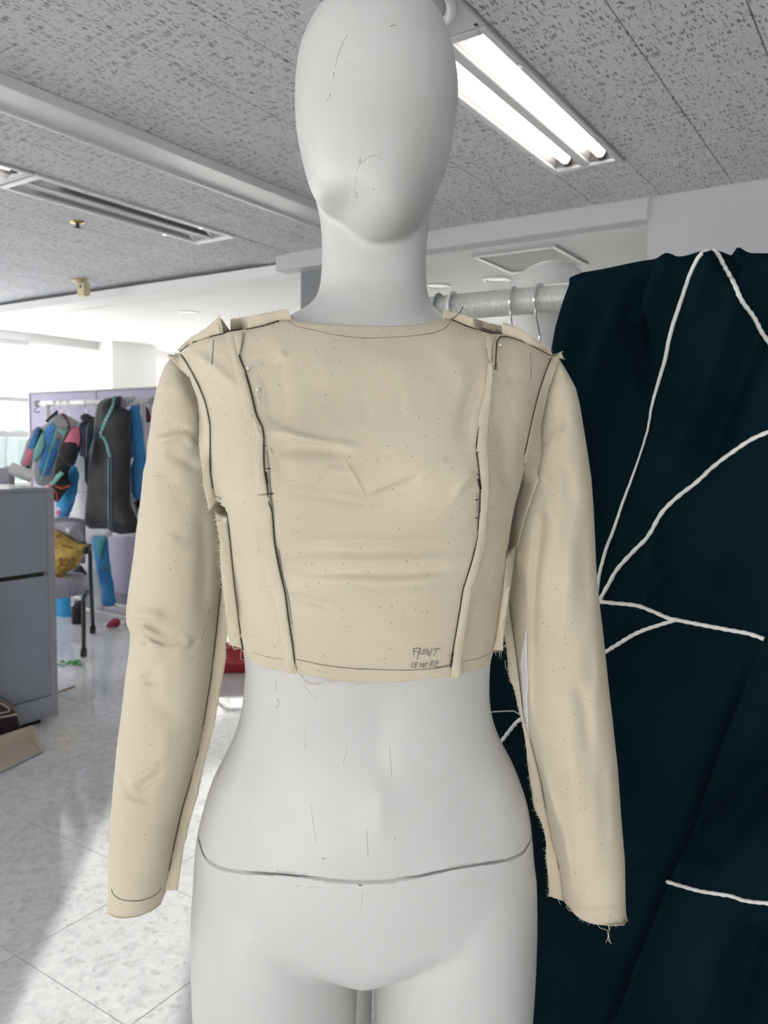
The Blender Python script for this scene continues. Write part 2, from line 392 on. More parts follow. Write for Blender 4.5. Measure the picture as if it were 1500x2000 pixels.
# ------------------------------------------------------------------ the room
ZC = 2.47                       # tiled ceiling
ZL = 2.38                       # plastered lower ceiling beyond it
AH = 3.73; AL = 4.06            # where the tiles end, right and left of the column
BW = 7.4; AF = 9.0              # window wall, far wall
def slab(name, a0, a1, b0, b1, z0, z1, mat, parent=None, bev=0): return MB().box(a0, a1, b0, b1, z0, z1, bev).build(name, mat, parent)

# floor: slab with vinyl tiles laid on it
floor = struct(slab('floor', -3.6, AF + .1, -2.6, BW + .1, -.12, -.004, DARK))
def inframe(p, m=60):
    q = proj(p); return -m < q[0] < 1500 + m and -m < q[1] < 2000 + m and (np.asarray(p) @ np.array([0, 1, 0])) > .3
def tile_mesh(name, w, d, z0, z1, bev, mat):
    me = bpy.data.meshes.new(name); V = []
    for i, z in ((0, z0), (0, z1 - (bev if z1 > z0 else -bev)), (bev, z1)):
        V += [(-w/2 + i, -d/2 + i, z), (w/2 - i, -d/2 + i, z), (w/2 - i, d/2 - i, z), (-w/2 + i, d/2 - i, z)]
    Fc = [[3, 2, 1, 0], [8, 9, 10, 11]]
    for j in range(2):
        for i in range(4): Fc.append([j*4+i, j*4+(i+1) % 4, j*4+4+(i+1) % 4, j*4+4+i])
    if z1 < z0: Fc = [f[::-1] for f in Fc]
    me.from_pydata(V, [], Fc); me.update(); me.materials.append(mat); return me
def put(name, me, p, parent, tilt=0):
    o = bpy.data.objects.new(name, me); COL.objects.link(o); o.parent = parent
    o.location = Vector((np.asarray(p) - np.array(parent['_w'])).tolist()); o['_w'] = [float(q) for q in p]
    o.rotation_euler = (random.uniform(-tilt, tilt), random.uniform(-tilt, tilt), ROT); return o
fm = tile_mesh('floor_tile', .4485, .4485, -.0045, 0, .0008, FLOOR)
vis = []; rest = MB()
for i in range(-9, 18):
    for j in range(-10, 13):
        a = 1.573 + .45 * (i + .5); b = 2.337 + .45 * (j + .5)
        if not (-3.6 < a < AF and -2.6 < b < BW): continue
        p = R(a, b, 0)
        near = p[1] > .3 and any(inframe(R(a + u * .22, b + v * .22, 0), 10) for u in (-1, 0, 1) for v in (-1, 0, 1))
        if near: vis.append((np.linalg.norm(p), p))
        else: rest.box(a - .224, a + .224, b - .224, b + .224, -.0045, 0, .0008)
vis.sort(key=lambda t: t[0])
for k, (d, p) in enumerate(vis[:300]): put('floor_tile', fm, p, floor, .0012)
stuff(rest.build('floor_tile_field', FLOOR, floor))

# tiled ceiling: backing board with 300 x 600 tiles in running bond
ceiling = struct(MB().box(-3.6, AH, -2.6, BW + .1, ZC + .078, ZC + .10).box(AH, AL, 3.3, BW + .1, ZC + .078, ZC + .10).build('ceiling', DARK))
cm = tile_mesh('ceiling_tile', .5948, .2950, ZC + .012 - ZC, 0, .0008, CEIL)
FIX = [(1.997, 3.205, .7277 + .2987, .7277 + .5974), (2.082, 3.272, 3.1837, 3.4824), (.888, 2.072, 3.1837, 3.4824)]
PLATE = (1.40, 1.995, .7277 + .2987, .7277 + .5974)
vis = []; rest = MB(); half = MB()
def ctile(a0, a1, b0, b1):
    for f in FIX + [PLATE]:
        if a0 < f[1] - .05 and a1 > f[0] + .05 and b0 < f[3] - .05 and b1 > f[2] + .05: return
    lim = AL if b0 >= 3.0 else AH
    if a0 > lim - .03: return
    cut = a1 > lim or b1 - b0 < .29
    a1 = min(a1, lim); p = R((a0 + a1) / 2, (b0 + b1) / 2, ZC)
    near = p[1] > .5 and any(inframe(R(a0 + u * (a1 - a0), b0 + v * (b1 - b0), ZC), 5) for u in (0, .5, 1) for v in (0, 1))
    if near: vis.append((np.linalg.norm(p - O), p, cut, (a0, a1, b0, b1)))
    else: rest.box(a0 + .0015, a1 - .0015, b0 + .001, b1 - .001, ZC, ZC + .012, .002)
for k in range(-12, 6):
    b0 = .7277 + .2987 * k
    for m in range(-9, 8):
        a0 = 1.40 + .5973 * m + (0 if k % 2 else .2987)
        if k % 2 == 0: a0 = 1.695 + .5973 * m
        if b0 < 2.41: ctile(a0, a0 + .5973, b0, min(b0 + .2987, 2.42))
for k in range(-1, 16):
    b0 = 2.885 + .2987 * k
    for m in range(-9, 6):
        a0 = 2.08 + .5973 * m + (.2987 if k % 2 == 0 else 0)
        if b0 + .2987 <= BW + .1: ctile(a0, a0 + .5973, b0, b0 + .2987)
vis.sort(key=lambda t: t[0])
for d, p, cut, q in vis[:300]:
    if cut: MB().box(q[0] + .0015, q[1] - .0015, q[2] + .001, q[3] - .001, ZC, ZC + .012, .002).build('ceiling_tile', CEIL, ceiling)
    else: put('ceiling_tile', cm, p, ceiling, .0008)
for d, p, cut, q in vis[300:]: rest.box(q[0] + .0015, q[1] - .0015, q[2] + .001, q[3] - .001, ZC, ZC + .012, .002)
stuff(rest.build('ceiling_tile_field', CEIL, ceiling))
_sag = min([c for c in ceiling.children if c.name.startswith('ceiling_tile')], key=lambda c: np.linalg.norm(proj(np.array(c['_w'])) - np.array([545, 500])))
_sag.rotation_euler.x -= .05; _sag.location.z -= .010          # one loose tile hangs open at the edge
slab('joint_strip', -3.6, AH, 2.42, 2.59, ZC, ZC + .012, CEIL, ceiling)

# cable trunking running across the ceiling
tr = thing('trim_1', 'x', 'x', R(1, 2.5, ZC)); del tr['label']; del tr['category']; struct(tr)
slab('trunking_body', -3.6, AH, 2.418, 2.575, 2.431, ZC, STEELW, tr, .003)
slab('trunking_lip', -3.6, AH, 2.576, 2.590, 2.418, ZC, WPLAST, tr)

# lower plaster ceiling, header and walls
struct(slab('ceiling_lower', AH + .1, AF + .1, -2.6, BW + .1, ZL, ZL + .06, WALLP))
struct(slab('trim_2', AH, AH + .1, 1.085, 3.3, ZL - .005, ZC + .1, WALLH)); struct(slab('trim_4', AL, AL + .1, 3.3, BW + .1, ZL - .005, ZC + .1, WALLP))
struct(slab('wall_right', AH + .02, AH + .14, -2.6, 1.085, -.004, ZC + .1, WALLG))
stuff_line = struct(MB().box(AH + .1, AH + .106, 1.5, 3.2, ZL - .004, ZL + .002).build('crack_shadow_strip', DARK))  # dark strip standing in for the shadow line in the header crack
struct(slab('wall_side', -3.6, AF, -2.7, -2.6, -.1, ZC + .1, WALLP))
struct(MB().box(-3.7, -3.6, -2.7, BW, 1.26, ZC + .1).box(-3.7, -3.6, -2.7, BW, -.1, .2).box(-3.7, -3.6, 1.6, BW, .2, 1.26).build('wall_back', WALLP))
# far wall with a wide window band
wf = MB().box(AF, AF + .12, -2.6, BW + .1, -.1, .9).box(AF, AF + .12, -2.6, BW + .1, 2.25, ZC)
wf.box(AF, AF + .12, -2.6, 3.4, .9, 2.25)
struct(wf.build('wall_far', WALLP))
# window wall: sill, lintel, piers
SILL = .86; TOP = 2.30
ww = MB().box(-3.6, AF, BW, BW + .12, -.1, SILL).box(-3.6, AF, BW, BW + .12, TOP, ZC + .1).box(.6, 3.0, BW, BW + .12, SILL, TOP).box(5.62, 5.82, BW, BW + .12, SILL, TOP).box(8.22, AF, BW, BW + .12, SILL, TOP)
struct(ww.build('wall_left', WALLP))
wn = thing('window_1', 'x', 'x', R(4.3, BW, SILL)); del wn['label']; del wn['category']; struct(wn)
fr = MB()
for a in (3.0, 4.72, 5.58): fr.box(a, a + .05, BW + .02, BW + .08, SILL, TOP)
for z in (SILL, 1.36, 1.70, TOP - .05): fr.box(3.0, 5.63, BW + .02, BW + .08, z, z + .05)
fr.build('window_frame', WPLAST, wn)
slab('window_sill', 3.0, 5.62, BW - .10, BW + .12, SILL - .03, SILL, WPLAST, wn)
GL, nt, bs, tc = newmat('window_glass'); bs.inputs['Base Color'].default_value = (1, 1, 1, 1); bs.inputs['Roughness'].default_value = 0; bs.inputs['Transmission Weight'].default_value = 1; bs.inputs['IOR'].default_value = 1.0
for n in list(nt.nodes):
    if n.type == 'BSDF_PRINCIPLED': nt.nodes.remove(n)
tr_ = nt.nodes.new('ShaderNodeBsdfTransparent'); gl_ = nt.nodes.new('ShaderNodeBsdfGlossy'); gl_.inputs['Roughness'].default_value = .02
mx = nt.nodes.new('ShaderNodeMixShader'); mx.inputs[0].default_value = .04; nt.links.new(tr_.outputs[0], mx.inputs[1]); nt.links.new(gl_.outputs[0], mx.inputs[2])
tr_.inputs[0].default_value = (.95, .97, .97, 1)
nt.links.new(mx.outputs[0], [n for n in nt.nodes if n.type == 'OUTPUT_MATERIAL'][0].inputs[0])
for a0, a1 in ((3.05, 4.72), (4.77, 5.58)):
    for z0, z1 in ((SILL + .05, 1.36), (1.41, 1.70), (1.75, TOP - .05)): slab('pane', a0, a1, BW + .045, BW + .051, z0, z1, GL, wn)
# added translucent roller blind: stops the sun and glows white over the panes
BL, nt, bs, tc = newmat('added_translucent_blind'); tl = nt.nodes.new('ShaderNodeBsdfTranslucent'); tl.inputs[0].default_value = (.95, .93, .90, 1)
df = nt.nodes.new('ShaderNodeBsdfDiffuse'); df.inputs[0].default_value = (.8, .8, .78, 1); mx = nt.nodes.new('ShaderNodeMixShader'); mx.inputs[0].default_value = .85
nt.links.new(df.outputs[0], mx.inputs[1]); nt.links.new(tl.outputs[0], mx.inputs[2]); nt.links.new(mx.outputs[0], [n for n in nt.nodes if n.type == 'OUTPUT_MATERIAL'][0].inputs[0])
bl = thing('added_roller_blind', 'added white translucent roller blind shading sun and glowing over the far left window', 'blind', R(5.2, BW - .02, .9))
slab('blind_cloth', 4.70, 5.60, BW - .022, BW - .019, SILL + .02, 2.30, BL, bl)
MB().tube([R(4.70, BW - .02, SILL + .02), R(5.60, BW - .02, SILL + .02)], .009).build('bottom_bar', WPLAST, bl)
MB().tube([R(4.70, BW - .02, 2.30), R(5.60, BW - .02, 2.30)], .014).build('head_rail', WPLAST, bl)
# second window in the rest of the left wall
w2 = thing('window_2', 'x', 'x', R(7.4, BW, SILL)); del w2['label']; del w2['category']; struct(w2)
fr = MB()
for a in (5.82, 7.42, 8.17): fr.box(a, a + .05, BW + .02, BW + .08, SILL, TOP)
for z in (SILL, 1.36, TOP - .05): fr.box(5.82, 8.22, BW + .02, BW + .08, z, z + .05)
fr.build('window_frame', WPLAST, w2)
for a0, a1 in ((5.87, 7.42), (7.47, 8.17)):
    for z0, z1 in ((SILL + .05, 1.36), (1.41, TOP - .05)): slab('pane', a0, a1, BW + .045, BW + .051, z0, z1, GL, w2)
# added blinds of the second window, full and half height, trim the sun patch
for q, l in (((5.84, 7.47, SILL + .02, 2.30), 'added white roller blind blocking sun on the window beyond the pier'), ((7.49, 8.2, SILL + .02, 1.74), 'added half drawn white roller blind trimming the sun at the farthest window')):
    t = thing('added_roller_blind', l, 'blind', R((q[0] + q[1]) / 2, BW - .02, q[2]))
    slab('blind_cloth', q[0], q[1], BW - .022, BW - .019, q[2], q[3], BL, t)
    MB().tube([R(q[0], BW - .02, q[2]), R(q[1], BW - .02, q[2])], .009).build('bottom_bar', WPLAST, t); MB().tube([R(q[0], BW - .02, q[3]), R(q[1], BW - .02, q[3])], .014).build('head_rail', WPLAST, t)
# far wall window and glowing blind, added to brighten the left end
w3 = thing('added_window', 'x', 'x', R(AF, 5.4, .9)); del w3['label']; del w3['category']; struct(w3)
fr = MB()
for b in (3.4, 4.7, 6.0, 7.35): fr.box(AF + .03, AF + .09, b, b + .05, .9, 2.25)
for z in (.9, 2.2): fr.box(AF + .03, AF + .09, 3.4, BW, z, z + .05)
fr.build('window_frame', WPLAST, w3)
for b0, b1 in ((3.45, 4.7), (4.75, 6.0), (6.05, 7.35)): slab('pane', AF + .055, AF + .061, b0, b1, .95, 2.2, GL, w3)
t = thing('added_roller_blind', 'wide white roller blind added to glow over the far wall window behind the partition', 'blind', R(AF - .02, 5.4, .9))
slab('blind_cloth', AF - .022, AF - .019, 3.38, BW - .03, .88, 2.26, BL, t); MB().tube([R(AF - .02, 3.38, .88), R(AF - .02, BW - .03, .88)], .009).build('bottom_bar', WPLAST, t)
# columns
struct(slab('wall_column', 3.835, 4.4, 2.75, 3.19, -.004, ZC + .012, COLG))
struct(slab('wall_pier', 5.5, 6.1, 7.15, BW, -.004, ZL, WALLP))
# skyline far outside
SKY = simple('hazy_tree_green', (.13, .15, .155), .9, var=.3, scale=.05)
mb = MB(); rs = np.random.default_rng(3)
for k in range(26):
    x = -64 + k * 2.4; h = 2.0 + rs.random() * 2.2 + (1.5 if 8 < k < 14 else 0)
    mb.lathe((x, 105 + rs.random() * 6, -9), [(1.4, 0), (2.2, 7 + h * .3), (1.9, 8.6 + h * .5), (1.0, 9.6 + h * .6), (.1, 10 + h * .65)], 9)
tag(stuff(mb.build('distant_tree_line', SKY)), 'hazy blue green tree line far outside the left window', 'trees')

# fluorescent fittings
TUBE = emis('lit_fluorescent_tube', (1, .985, .96), 7)
TUBEOFF = simple('unlit_fluorescent_tube', (.62, .63, .64), .3)
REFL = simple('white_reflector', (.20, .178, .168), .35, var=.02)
def fitting(q, label, lit):
    a0, a1, b0, b1 = q; z = ZC - .012; bm = (b0 + b1) / 2
    t = thing('ceiling_light', label, 'light', R((a0 + a1) / 2, bm, z), None)
    ed = .028 if lit else .022; e2 = .036; mid = .020 if lit else .012
    f = MB().box(a0, a1, b0 + .002, b0 + ed, z, ZC + .01, .003).box(a0, a1, b1 - ed, b1 - .002, z, ZC + .01, .003)
    f.box(a0 + .002, a0 + e2, b0 + ed, b1 - ed, z, ZC + .01, .003).box(a1 - e2, a1 - .002, b0 + ed, b1 - ed, z, ZC + .01, .003)
    f.build('frame', FIXG if lit else WPLAST, t)
    MB().box(a0 + e2, a1 - e2, bm - mid, bm + mid, z + .004, ZC + .01, .003).build('divider', FIXG, t)
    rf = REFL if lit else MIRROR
    for s in (0, 1):
        c0 = b0 + ed if s == 0 else bm + mid; c1 = bm - mid if s == 0 else b1 - ed
        zz = ZC + .065; m = MB(); u = (c1 - c0)
        prof = [(c0, ZC), (c0 + u * .18, zz - .012), (c0 + u * .38, zz), (c1 - u * .38, zz), (c1 - u * .18, zz - .012), (c1, ZC)]
        V = [R(a, b, h) for a in (a0 + e2, a1 - e2) for b, h in prof]; n = len(prof)
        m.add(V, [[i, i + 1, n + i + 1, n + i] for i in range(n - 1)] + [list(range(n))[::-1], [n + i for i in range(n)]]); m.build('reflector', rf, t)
        bc = (c0 + c1) / 2; zt = ZC + .022
        tb = MB().tube([R(a0 + e2 + .03, bc, zt), R(a1 - e2 - .03, bc, zt)], .019, 14).build('tube', TUBE if lit else TUBEOFF, t, True)
        for aa, sg in ((a0 + e2, 1), (a1 - e2, -1)):
            MB().box(min(aa, aa + sg * .022), max(aa, aa + sg * .022), bc - .012, bc + .012, zt - .022, zz - .002, .002).lathe(R(aa + sg * .02, bc, zt), [(.0172, 0), (.0172, .022)], 12, Ad * sg).build('lamp_holder', BLACKP if lit else FIXG, t)
    for aa in (a0 + .25, a1 - .25):
        for b in (b0 + ed * .5, b1 - ed * .5): MB().box(aa - .012, aa + .012, b - .006, b + .006, z - .003, z, .001).build('clip', CHROME, t)
    return t
fitting(FIX[0], 'lit twin tube fluorescent fitting right of the mannequin head', True)
fitting(FIX[1], 'unlit mirrored fluorescent fitting in the ceiling at left of the trunking', False)
fitting(FIX[2], 'lit fluorescent fitting cut by the left picture edge, end to end with the unlit one', True)
# plate with round speaker beside the lit fitting
a0, a1, b0, b1 = PLATE; pt = thing('ceiling_speaker', 'square grey ceiling plate with a round dished cover behind the mannequin head', 'speaker', R(1.7, 1.17, ZC - .01))
slab('plate', a0, a1, b0 + .002, b1 - .002, ZC - .010, ZC + .01, FIXG, pt, .003)
MB().lathe(R(1.795, 1.165, ZC - .010), [(.140, 0), (.140, -.012), (.128, -.020), (.118, -.014), (.112, -.006)], 40).build('rim', WPLAST, pt, True)
MB().lathe(R(1.795, 1.165, ZC - .010), [(.111, 0), (.111, -.010), (.09, -.018), (.05, -.024), (.0, -.026)], 40).build('cover', FIXG, pt, True)
for da, db in ((.575, .02), (.575, .28), (.02, .02)): MB().lathe(R(a0 + da, b0 + db, ZC - .010), [(.006, 0), (.005, -.003), (0, -.0035)], 10).build('screw', BLACKP, pt)
# sprinkler, sensor, downlights, hatch
BRASS = simple('brass', (.55, .40, .16), .3, metal=.9); CREAM = simple('yellowed_cream_plastic', (.62, .53, .34), .5, var=.1)
sp = thing('sprinkler', 'small brass sprinkler head in the ceiling below the unlit fitting', 'sprinkler', R(2.645, 3.70, ZC))
MB().lathe(R(2.645, 3.70, ZC), [(.038, 0), (.036, -.006), (.02, -.010), (.012, -.012)], 18).build('cover_ring', BRASS, sp, True)
MB().lathe(R(2.645, 3.70, ZC - .011), [(.008, 0), (.008, -.014), (.016, -.016), (.016, -.019)], 12).build('head', DARK, sp)
sn = thing('motion_sensor', 'yellowed cream motion sensor hanging below the bright ceiling at left', 'sensor', R(3.58, 5.0, ZC - .13))
MB().lathe(R(3.58, 5.0, ZC), [(.05, 0), (.048, -.018), (.022, -.028), (.018, -.045)], 16).build('bracket', CREAM, sn, True)
MB().box(3.55, 3.60, 4.91, 4.985, ZC - .125, ZC - .03, .008).build('housing', CREAM, sn); MB().lathe(R(3.55, 4.945, ZC - .06), [(.011, 0), (.009, .004), (.0, .006)], 12, -Ad).build('lens', BLACKP, sn)
DOWN = simple('downlight_diffuser', (.9, .9, .9), .3, var=.01)
for (a, b, l) in ((4.622, 2.686, 'round white downlight beside the mannequin neck, nearer the grey column'), (4.619, 2.261, 'round white downlight behind the second mannequin head'), (4.586, 4.979, 'round white downlight in the bright plaster ceiling at left')):
    t = thing('downlight', l, 'light', R(a, b, ZL - .008)); MB().lathe(R(a, b, ZL), [(.088, 0), (.086, -.006), (.070, -.008), (.066, -.002)], 28).build('ring', WPLAST, t, True)
    MB().lathe(R(a, b, ZL), [(.065, 0), (.06, -.003), (0, -.004)], 24).build('diffuser', DOWN, t, True)
ht = thing('ceiling_hatch', 'square access hatch with metal rim in the white ceiling behind the second mannequin', 'hatch', R(4.24, 1.9, ZL - .01))
HT = simple('hatch_board', (.60, .595, .59), .8, var=.02)
h0, h1, g0, g1 = 3.98, 4.47, 1.62, 2.10
slab('board', h0 + .02, h1 - .02, g0 + .02, g1 - .02, ZL - .004, ZL, HT, ht)
f = MB()
for q in ((h0, h1, g0, g0 + .028), (h0, h1, g1 - .028, g1), (h0, h0 + .028, g0 + .028, g1 - .028), (h1 - .028, h1, g0 + .028, g1 - .028)): f.box(q[0], q[1], q[2], q[3], ZL - .012, ZL, .003)
f.build('rim', FIXG, ht)
# ------------------------------------------------------------------ the mannequin
def table(pts, ys): pts = np.array(pts, float); return crom(pts[:, 0], pts[:, 1], ys)
# torso silhouette (picture y -> picture x) under the toile and below it
TL = [(440,626),(464,628),(496,629),(528,628),(560,625),(579,619),(595,608),(607,592),(616,574),(624,552),(632,526),(640,496),(650,446),(660,408),(672,384),(688,366),(710,368),(745,384),(790,402),(850,412),(919,416),(981,428),(1055,452),(1132,462),(1194,469),(1250,476),(1300,481),(1330,479),(1370,475),(1405,467),(1445,452),(1480,435),(1515,417),(1550,405),(1585,395),(1620,387),(1645,384),(1700,381),(1775,379)]
TR = [(440,839),(464,835),(487,833),(519,832),(550,833),(576,836),(595,843),(608,854),(617,864),(625,886),(632,908),(640,930),(650,962),(660,996),(672,1026),(688,1056),(710,1058),(745,1052),(790,1042),(850,1030),(919,1018),(981,1004),(1055,990),(1132,978),(1194,969),(1250,962),(1300,956),(1340,955),(1375,957),(1410,965),(1450,981),(1485,1000),(1525,1017),(1565,1030),(1605,1037),(1650,1041),(1700,1045),(1775,1046)]
YC = [(440,.835),(560,.835),(620,.83),(690,.822),(800,.815),(1000,.81),(1350,.815),(1600,.82),(1925,.82)]
BF = [(440,.052),(560,.056),(600,.062),(620,.067),(650,.076),(700,.090),(760,.104),(850,.122),(930,.131),(1000,.124),(1080,.110),(1180,.099),(1270,.092),(1340,.087),(1400,.085),(1500,.095),(1600,.106),(1700,.115),(1760,.116),(1790,.110),(1820,.094),(1846,.06)]
BB = [(440,.055),(600,.056),(660,.062),(760,.085),(930,.09),(1100,.08),(1350,.07),(1500,.085),(1700,.12),(1800,.12),(1860,.10),(1925,.05)]
NN = [(440,2.05),(600,2.05),(680,2.2),(900,2.35),(1300,2.3),(1700,2.4),(1925,2.)]
def rowpx(y, xl, xr, Y, bf, bb, n):
    k = math.sqrt(max(.2, 1 - (min(bf, bb) / Y) ** 2)); L = atY(xl, y, Y); Rr = atY(xr, y, Y); C = (L + Rr) / 2
    return (C + (L - C) * k, C + (Rr - C) * k, bf, bb, n)
def torso_rows(ys, ex=0, ebf=0):
    yq = ys - (np.interp(ys, [616, 642, 700, 760], [0, 8, 8, 0]) if ebf == 0 else 0)
    xl = table(TL, yq); xr = table(TR, yq); e = np.full(len(ys), float(ex)) if not callable(ex) else np.array([ex(y) for y in ys])
    if ebf == 0: e = e - np.interp(ys, [860, 930, 1000, 1070, 1120], [0, 12, 17, 8, 0])
    Yc = table(YC, ys); bf = table(BF, ys); bb = table(BB, ys); nn = table(NN, ys)
    return [rowpx(y, xl[i] - e[i], xr[i] + e[i], Yc[i], bf[i] + ebf, bb[i] + ebf, nn[i]) for i, y in enumerate(ys)]
def bust(V, amp=.012):
    V = V.copy()
    for cx in (-.090, .062):
        d2 = ((V[:, 0] - cx) / .052) ** 2 + ((V[:, 2] - (H - (925 - 866) / F * .70)) / .055) ** 2
        V[:, 1] -= np.where(V[:, 1] < .80, amp * np.exp(-d2), 0)
    return V
def belly(V):
    V = V.copy(); P = proj(V); f = V[:, 1] < .79
    def g(cx, cy, sx, sy, a): V[:, 1] -= np.where(f, a * np.exp(-((P[:, 0] - cx) / sx) ** 2 - ((P[:, 1] - cy) / sy) ** 2), 0)
    g(738, 1430, 30, 90, -.0035); g(742, 1560, 24, 48, .0045); g(742, 1500, 14, 40, -.001)
    g(560, 1600, 60, 70, -.002); g(930, 1590, 60, 70, -.002); g(740, 1650, 120, 60, .003)
    g(470, 1560, 50, 60, .004); g(990, 1550, 45, 60, .004); g(600, 1400, 60, 80, .002); g(860, 1400, 60, 80, .002)
    return V
ys = np.r_[np.arange(440, 700, 4), np.arange(700, 1745, 12)]
rows = torso_rows(ys)
for y, xl, xr in ((1750, 400, 1026), (1766, 450, 975), (1784, 515, 910), (1802, 580, 850), (1820, 635, 795), (1835, 675, 755), (1846, 700, 730)):
    yy = np.array([y], float); rows.append(rowpx(y, xl, xr, .82, table(BF, yy)[0], table(BB, yy)[0], 2.05))
V, Fc = loft(rows, 96); V = belly(bust(V))
parts_ = [(V, Fc)]
# head: an egg tilted a little forward, chin low and to the front
HL = [(-3,736),(0,690),(8,664),(16,650),(35,628),(55,612),(77,600),(112,585),(160,578),(198,576),(240,577),(288,584),(336,595),(378,609),(405,628),(428,668),(446,688),(459,708),(467,727)]
HR = [(-3,746),(0,786),(8,810),(16,825),(30,842),(42,854),(72,873),(106,884),(138,891),(173,895),(208,895),(256,890),(298,881),(336,870),(368,857),(390,846),(410,832),(428,826),(446,806),(459,784),(467,760)]
hy = np.r_[-3, -1.5, 0, 3, np.arange(6, 60, 6), np.arange(60, 420, 12), np.arange(420, 468, 5), 467]
xl = table(HL, hy); xr = table(HR, hy); w = xr - xl
HB = [(-3,.004),(0,.034),(16,.055),(42,.073),(80,.086),(140,.096),(208,.100),(288,.099),(340,.096),(378,.092),(410,.083),(428,.072),(446,.054),(459,.034),(467,.012)]
HK = [(-3,.004),(0,.034),(16,.058),(42,.076),(80,.090),(140,.100),(208,.100),(288,.092),(340,.082),(378,.07),(410,.06),(428,.052),(446,.04),(459,.028),(467,.010)]
HY = [(-3,.80),(80,.805),(250,.808),(340,.802),(378,.797),(410,.790),(428,.783),(446,.774),(467,.762)]
hb = table(HB, hy); hk = table(HK, hy); hY = table(HY, hy)
parts_.append(loft([rowpx(y, xl[i], xr[i], hY[i], hb[i], hk[i], 2.05) for i, y in enumerate(hy)], 72))
# neck core reaching into the head
ny = np.arange(330, 470, 10.)
parts_.append(loft([rowpx(y, np.interp(y, [330, 350, 378, 400, 420, 440, 470], [626, 611, 613, 618, 623, 626, 628]), np.interp(y, [330, 350, 368, 397, 429, 454, 470], [840, 856, 854, 847, 840, 836, 835]), .835, .050, .055, 2.05) for y in ny], 48))
# legs
def wrow(z, cx, a, Y, bf, bb, n=2.): return (np.array([cx - a, Y, z]), np.array([cx + a, Y, z]), bf, bb, n)
for side in (-1, 1):
    LR = [(1640,400,640),(1700,384,672),(1775,379,693),(1850,379,699),(1925,381,699),(2000,385,697)] if side < 0 else [(1640,790,1028),(1700,760,1045),(1775,737,1046),(1850,731,1044),(1925,729,1040),(2000,729,1035)]
    rr = []; yy = np.arange(1640, 2001, 12.); A_ = np.array(LR, float)
    for y in yy:
        rr.append(rowpx(y, crom(A_[:, 0], A_[:, 1], [y])[0], crom(A_[:, 0], A_[:, 2], [y])[0], .82, np.interp(y, [1640, 1720, 1800, 2000], [.085, .104, .112, .108]), np.interp(y, [1640, 1800, 2000], [.09, .12, .105]), 2.1))
    c0 = (rr[-1][0][0] + rr[-1][1][0]) / 2; a0 = (rr[-1][1][0] - rr[-1][0][0]) / 2; z0 = rr[-1][0][2]
    for z, dx, a, bf, bb in ((.66, .004, .072, .094, .088), (.58, .009, .061, .077, .074), (.50, .013, .051, .062, .060), (.44, .015, .046, .055, .056), (.38, .017, .047, .05, .064), (.30, .019, .047, .048, .066), (.22, .020, .038, .044, .052), (.14, .021, .029, .038, .040), (.09, .021, .029, .045, .040)):
        rr.append(wrow(z, c0 - side * dx, a, .82, bf, bb))
    parts_.append(loft(rr, 56))
    cx = c0 - side * .021
    parts_.append(loft([wrow(.13, cx, .027, .82, .036, .038), wrow(.09, cx, .031, .82, .07, .045), (wrow(.06, cx, .036, .82, .12, .05)), wrow(.035, cx, .041, .82, .165, .054), wrow(.02, cx, .042, .82, .175, .054), wrow(.0135, cx, .038, .82, .168, .048)], 40))
def union(parts, voxel, smooth):
    V = []; Fc = []
    for v, f in parts: n = len(V); V += [tuple(map(float, q)) for q in v]; Fc += [[i + n for i in g] for g in f]
    me = bpy.data.meshes.new('tmp'); me.from_pydata(V, [], Fc); me.update(); o = bpy.data.objects.new('tmp', me); COL.objects.link(o)
    m = o.modifiers.new('r', 'REMESH'); m.mode = 'VOXEL'; m.voxel_size = voxel
    s = o.modifiers.new('s', 'SMOOTH'); s.factor = .5; s.iterations = smooth
    dg = bpy.context.evaluated_depsgraph_get(); dg.update()
    out = bpy.data.meshes.new_from_object(o.evaluated_get(dg)); bpy.data.objects.remove(o); return out
body = union(parts_, .0032, 14)
bv = np.array([v.co for v in body.vertices]); bf_ = [list(p.vertices) for p in body.polygons]
BODY = bvh_of(bv, bf_)
man = thing('mannequin', 'white faceless female mannequin in the foreground wearing the calico top', 'mannequin', (-.02, .82, 0.0))
# split at the hip joint along the traced line
SEAM = [(384,1645),(390,1667),(405,1682),(430,1696),(460,1702),(500,1705),(550,1706),(590,1711),(630,1717),(670,1722),(710,1724),(750,1722),(790,1716),(830,1709),(870,1699),(900,1693),(950,1686),(990,1680),(1020,1667),(1036,1652)]
sp_ = castpoly(BODY, [(x + (6 if x < 400 else -6 if x > 1020 else 0), y) for x, y in SEAM], 0, .82)
sx_, sz_ = sp_[:, 0], sp_[:, 2]
def seamz(x): return np.interp(x, sx_, sz_)
def split(keep_up, gap):
    me = body.copy(); bm = bmesh.new(); bm.from_mesh(me)
    for v in bm.verts: v.co.z -= float(seamz(v.co.x)) + (gap if keep_up else -gap)
    bmesh.ops.bisect_plane(bm, geom=bm.verts[:] + bm.edges[:] + bm.faces[:], plane_co=(0, 0, 0), plane_no=(0, 0, 1), clear_inner=keep_up, clear_outer=not keep_up)
    ed = [e for e in bm.edges if e.is_boundary]
    bmesh.ops.holes_fill(bm, edges=ed, sides=0)
    for v in bm.verts: v.co.z += float(seamz(v.co.x)) + (gap if keep_up else -gap)
    V = [tuple(v.co) for v in bm.verts]; bm.verts.index_update(); Fs = [[v.index for v in f.verts] for f in bm.faces]; bm.free()
    return V, Fs
for nm, ku in (('upper_body', True), ('lower_body', False)):
    V, Fs = split(ku, .0014); o = mesh(nm, V, Fs, MAN, man, True)
bpy.data.meshes.remove(body)
MB().lathe((-.02, .80, 0), [(.20, 0), (.20, .008), (.195, .012)], 48).build('base_plate', CHROME, man)
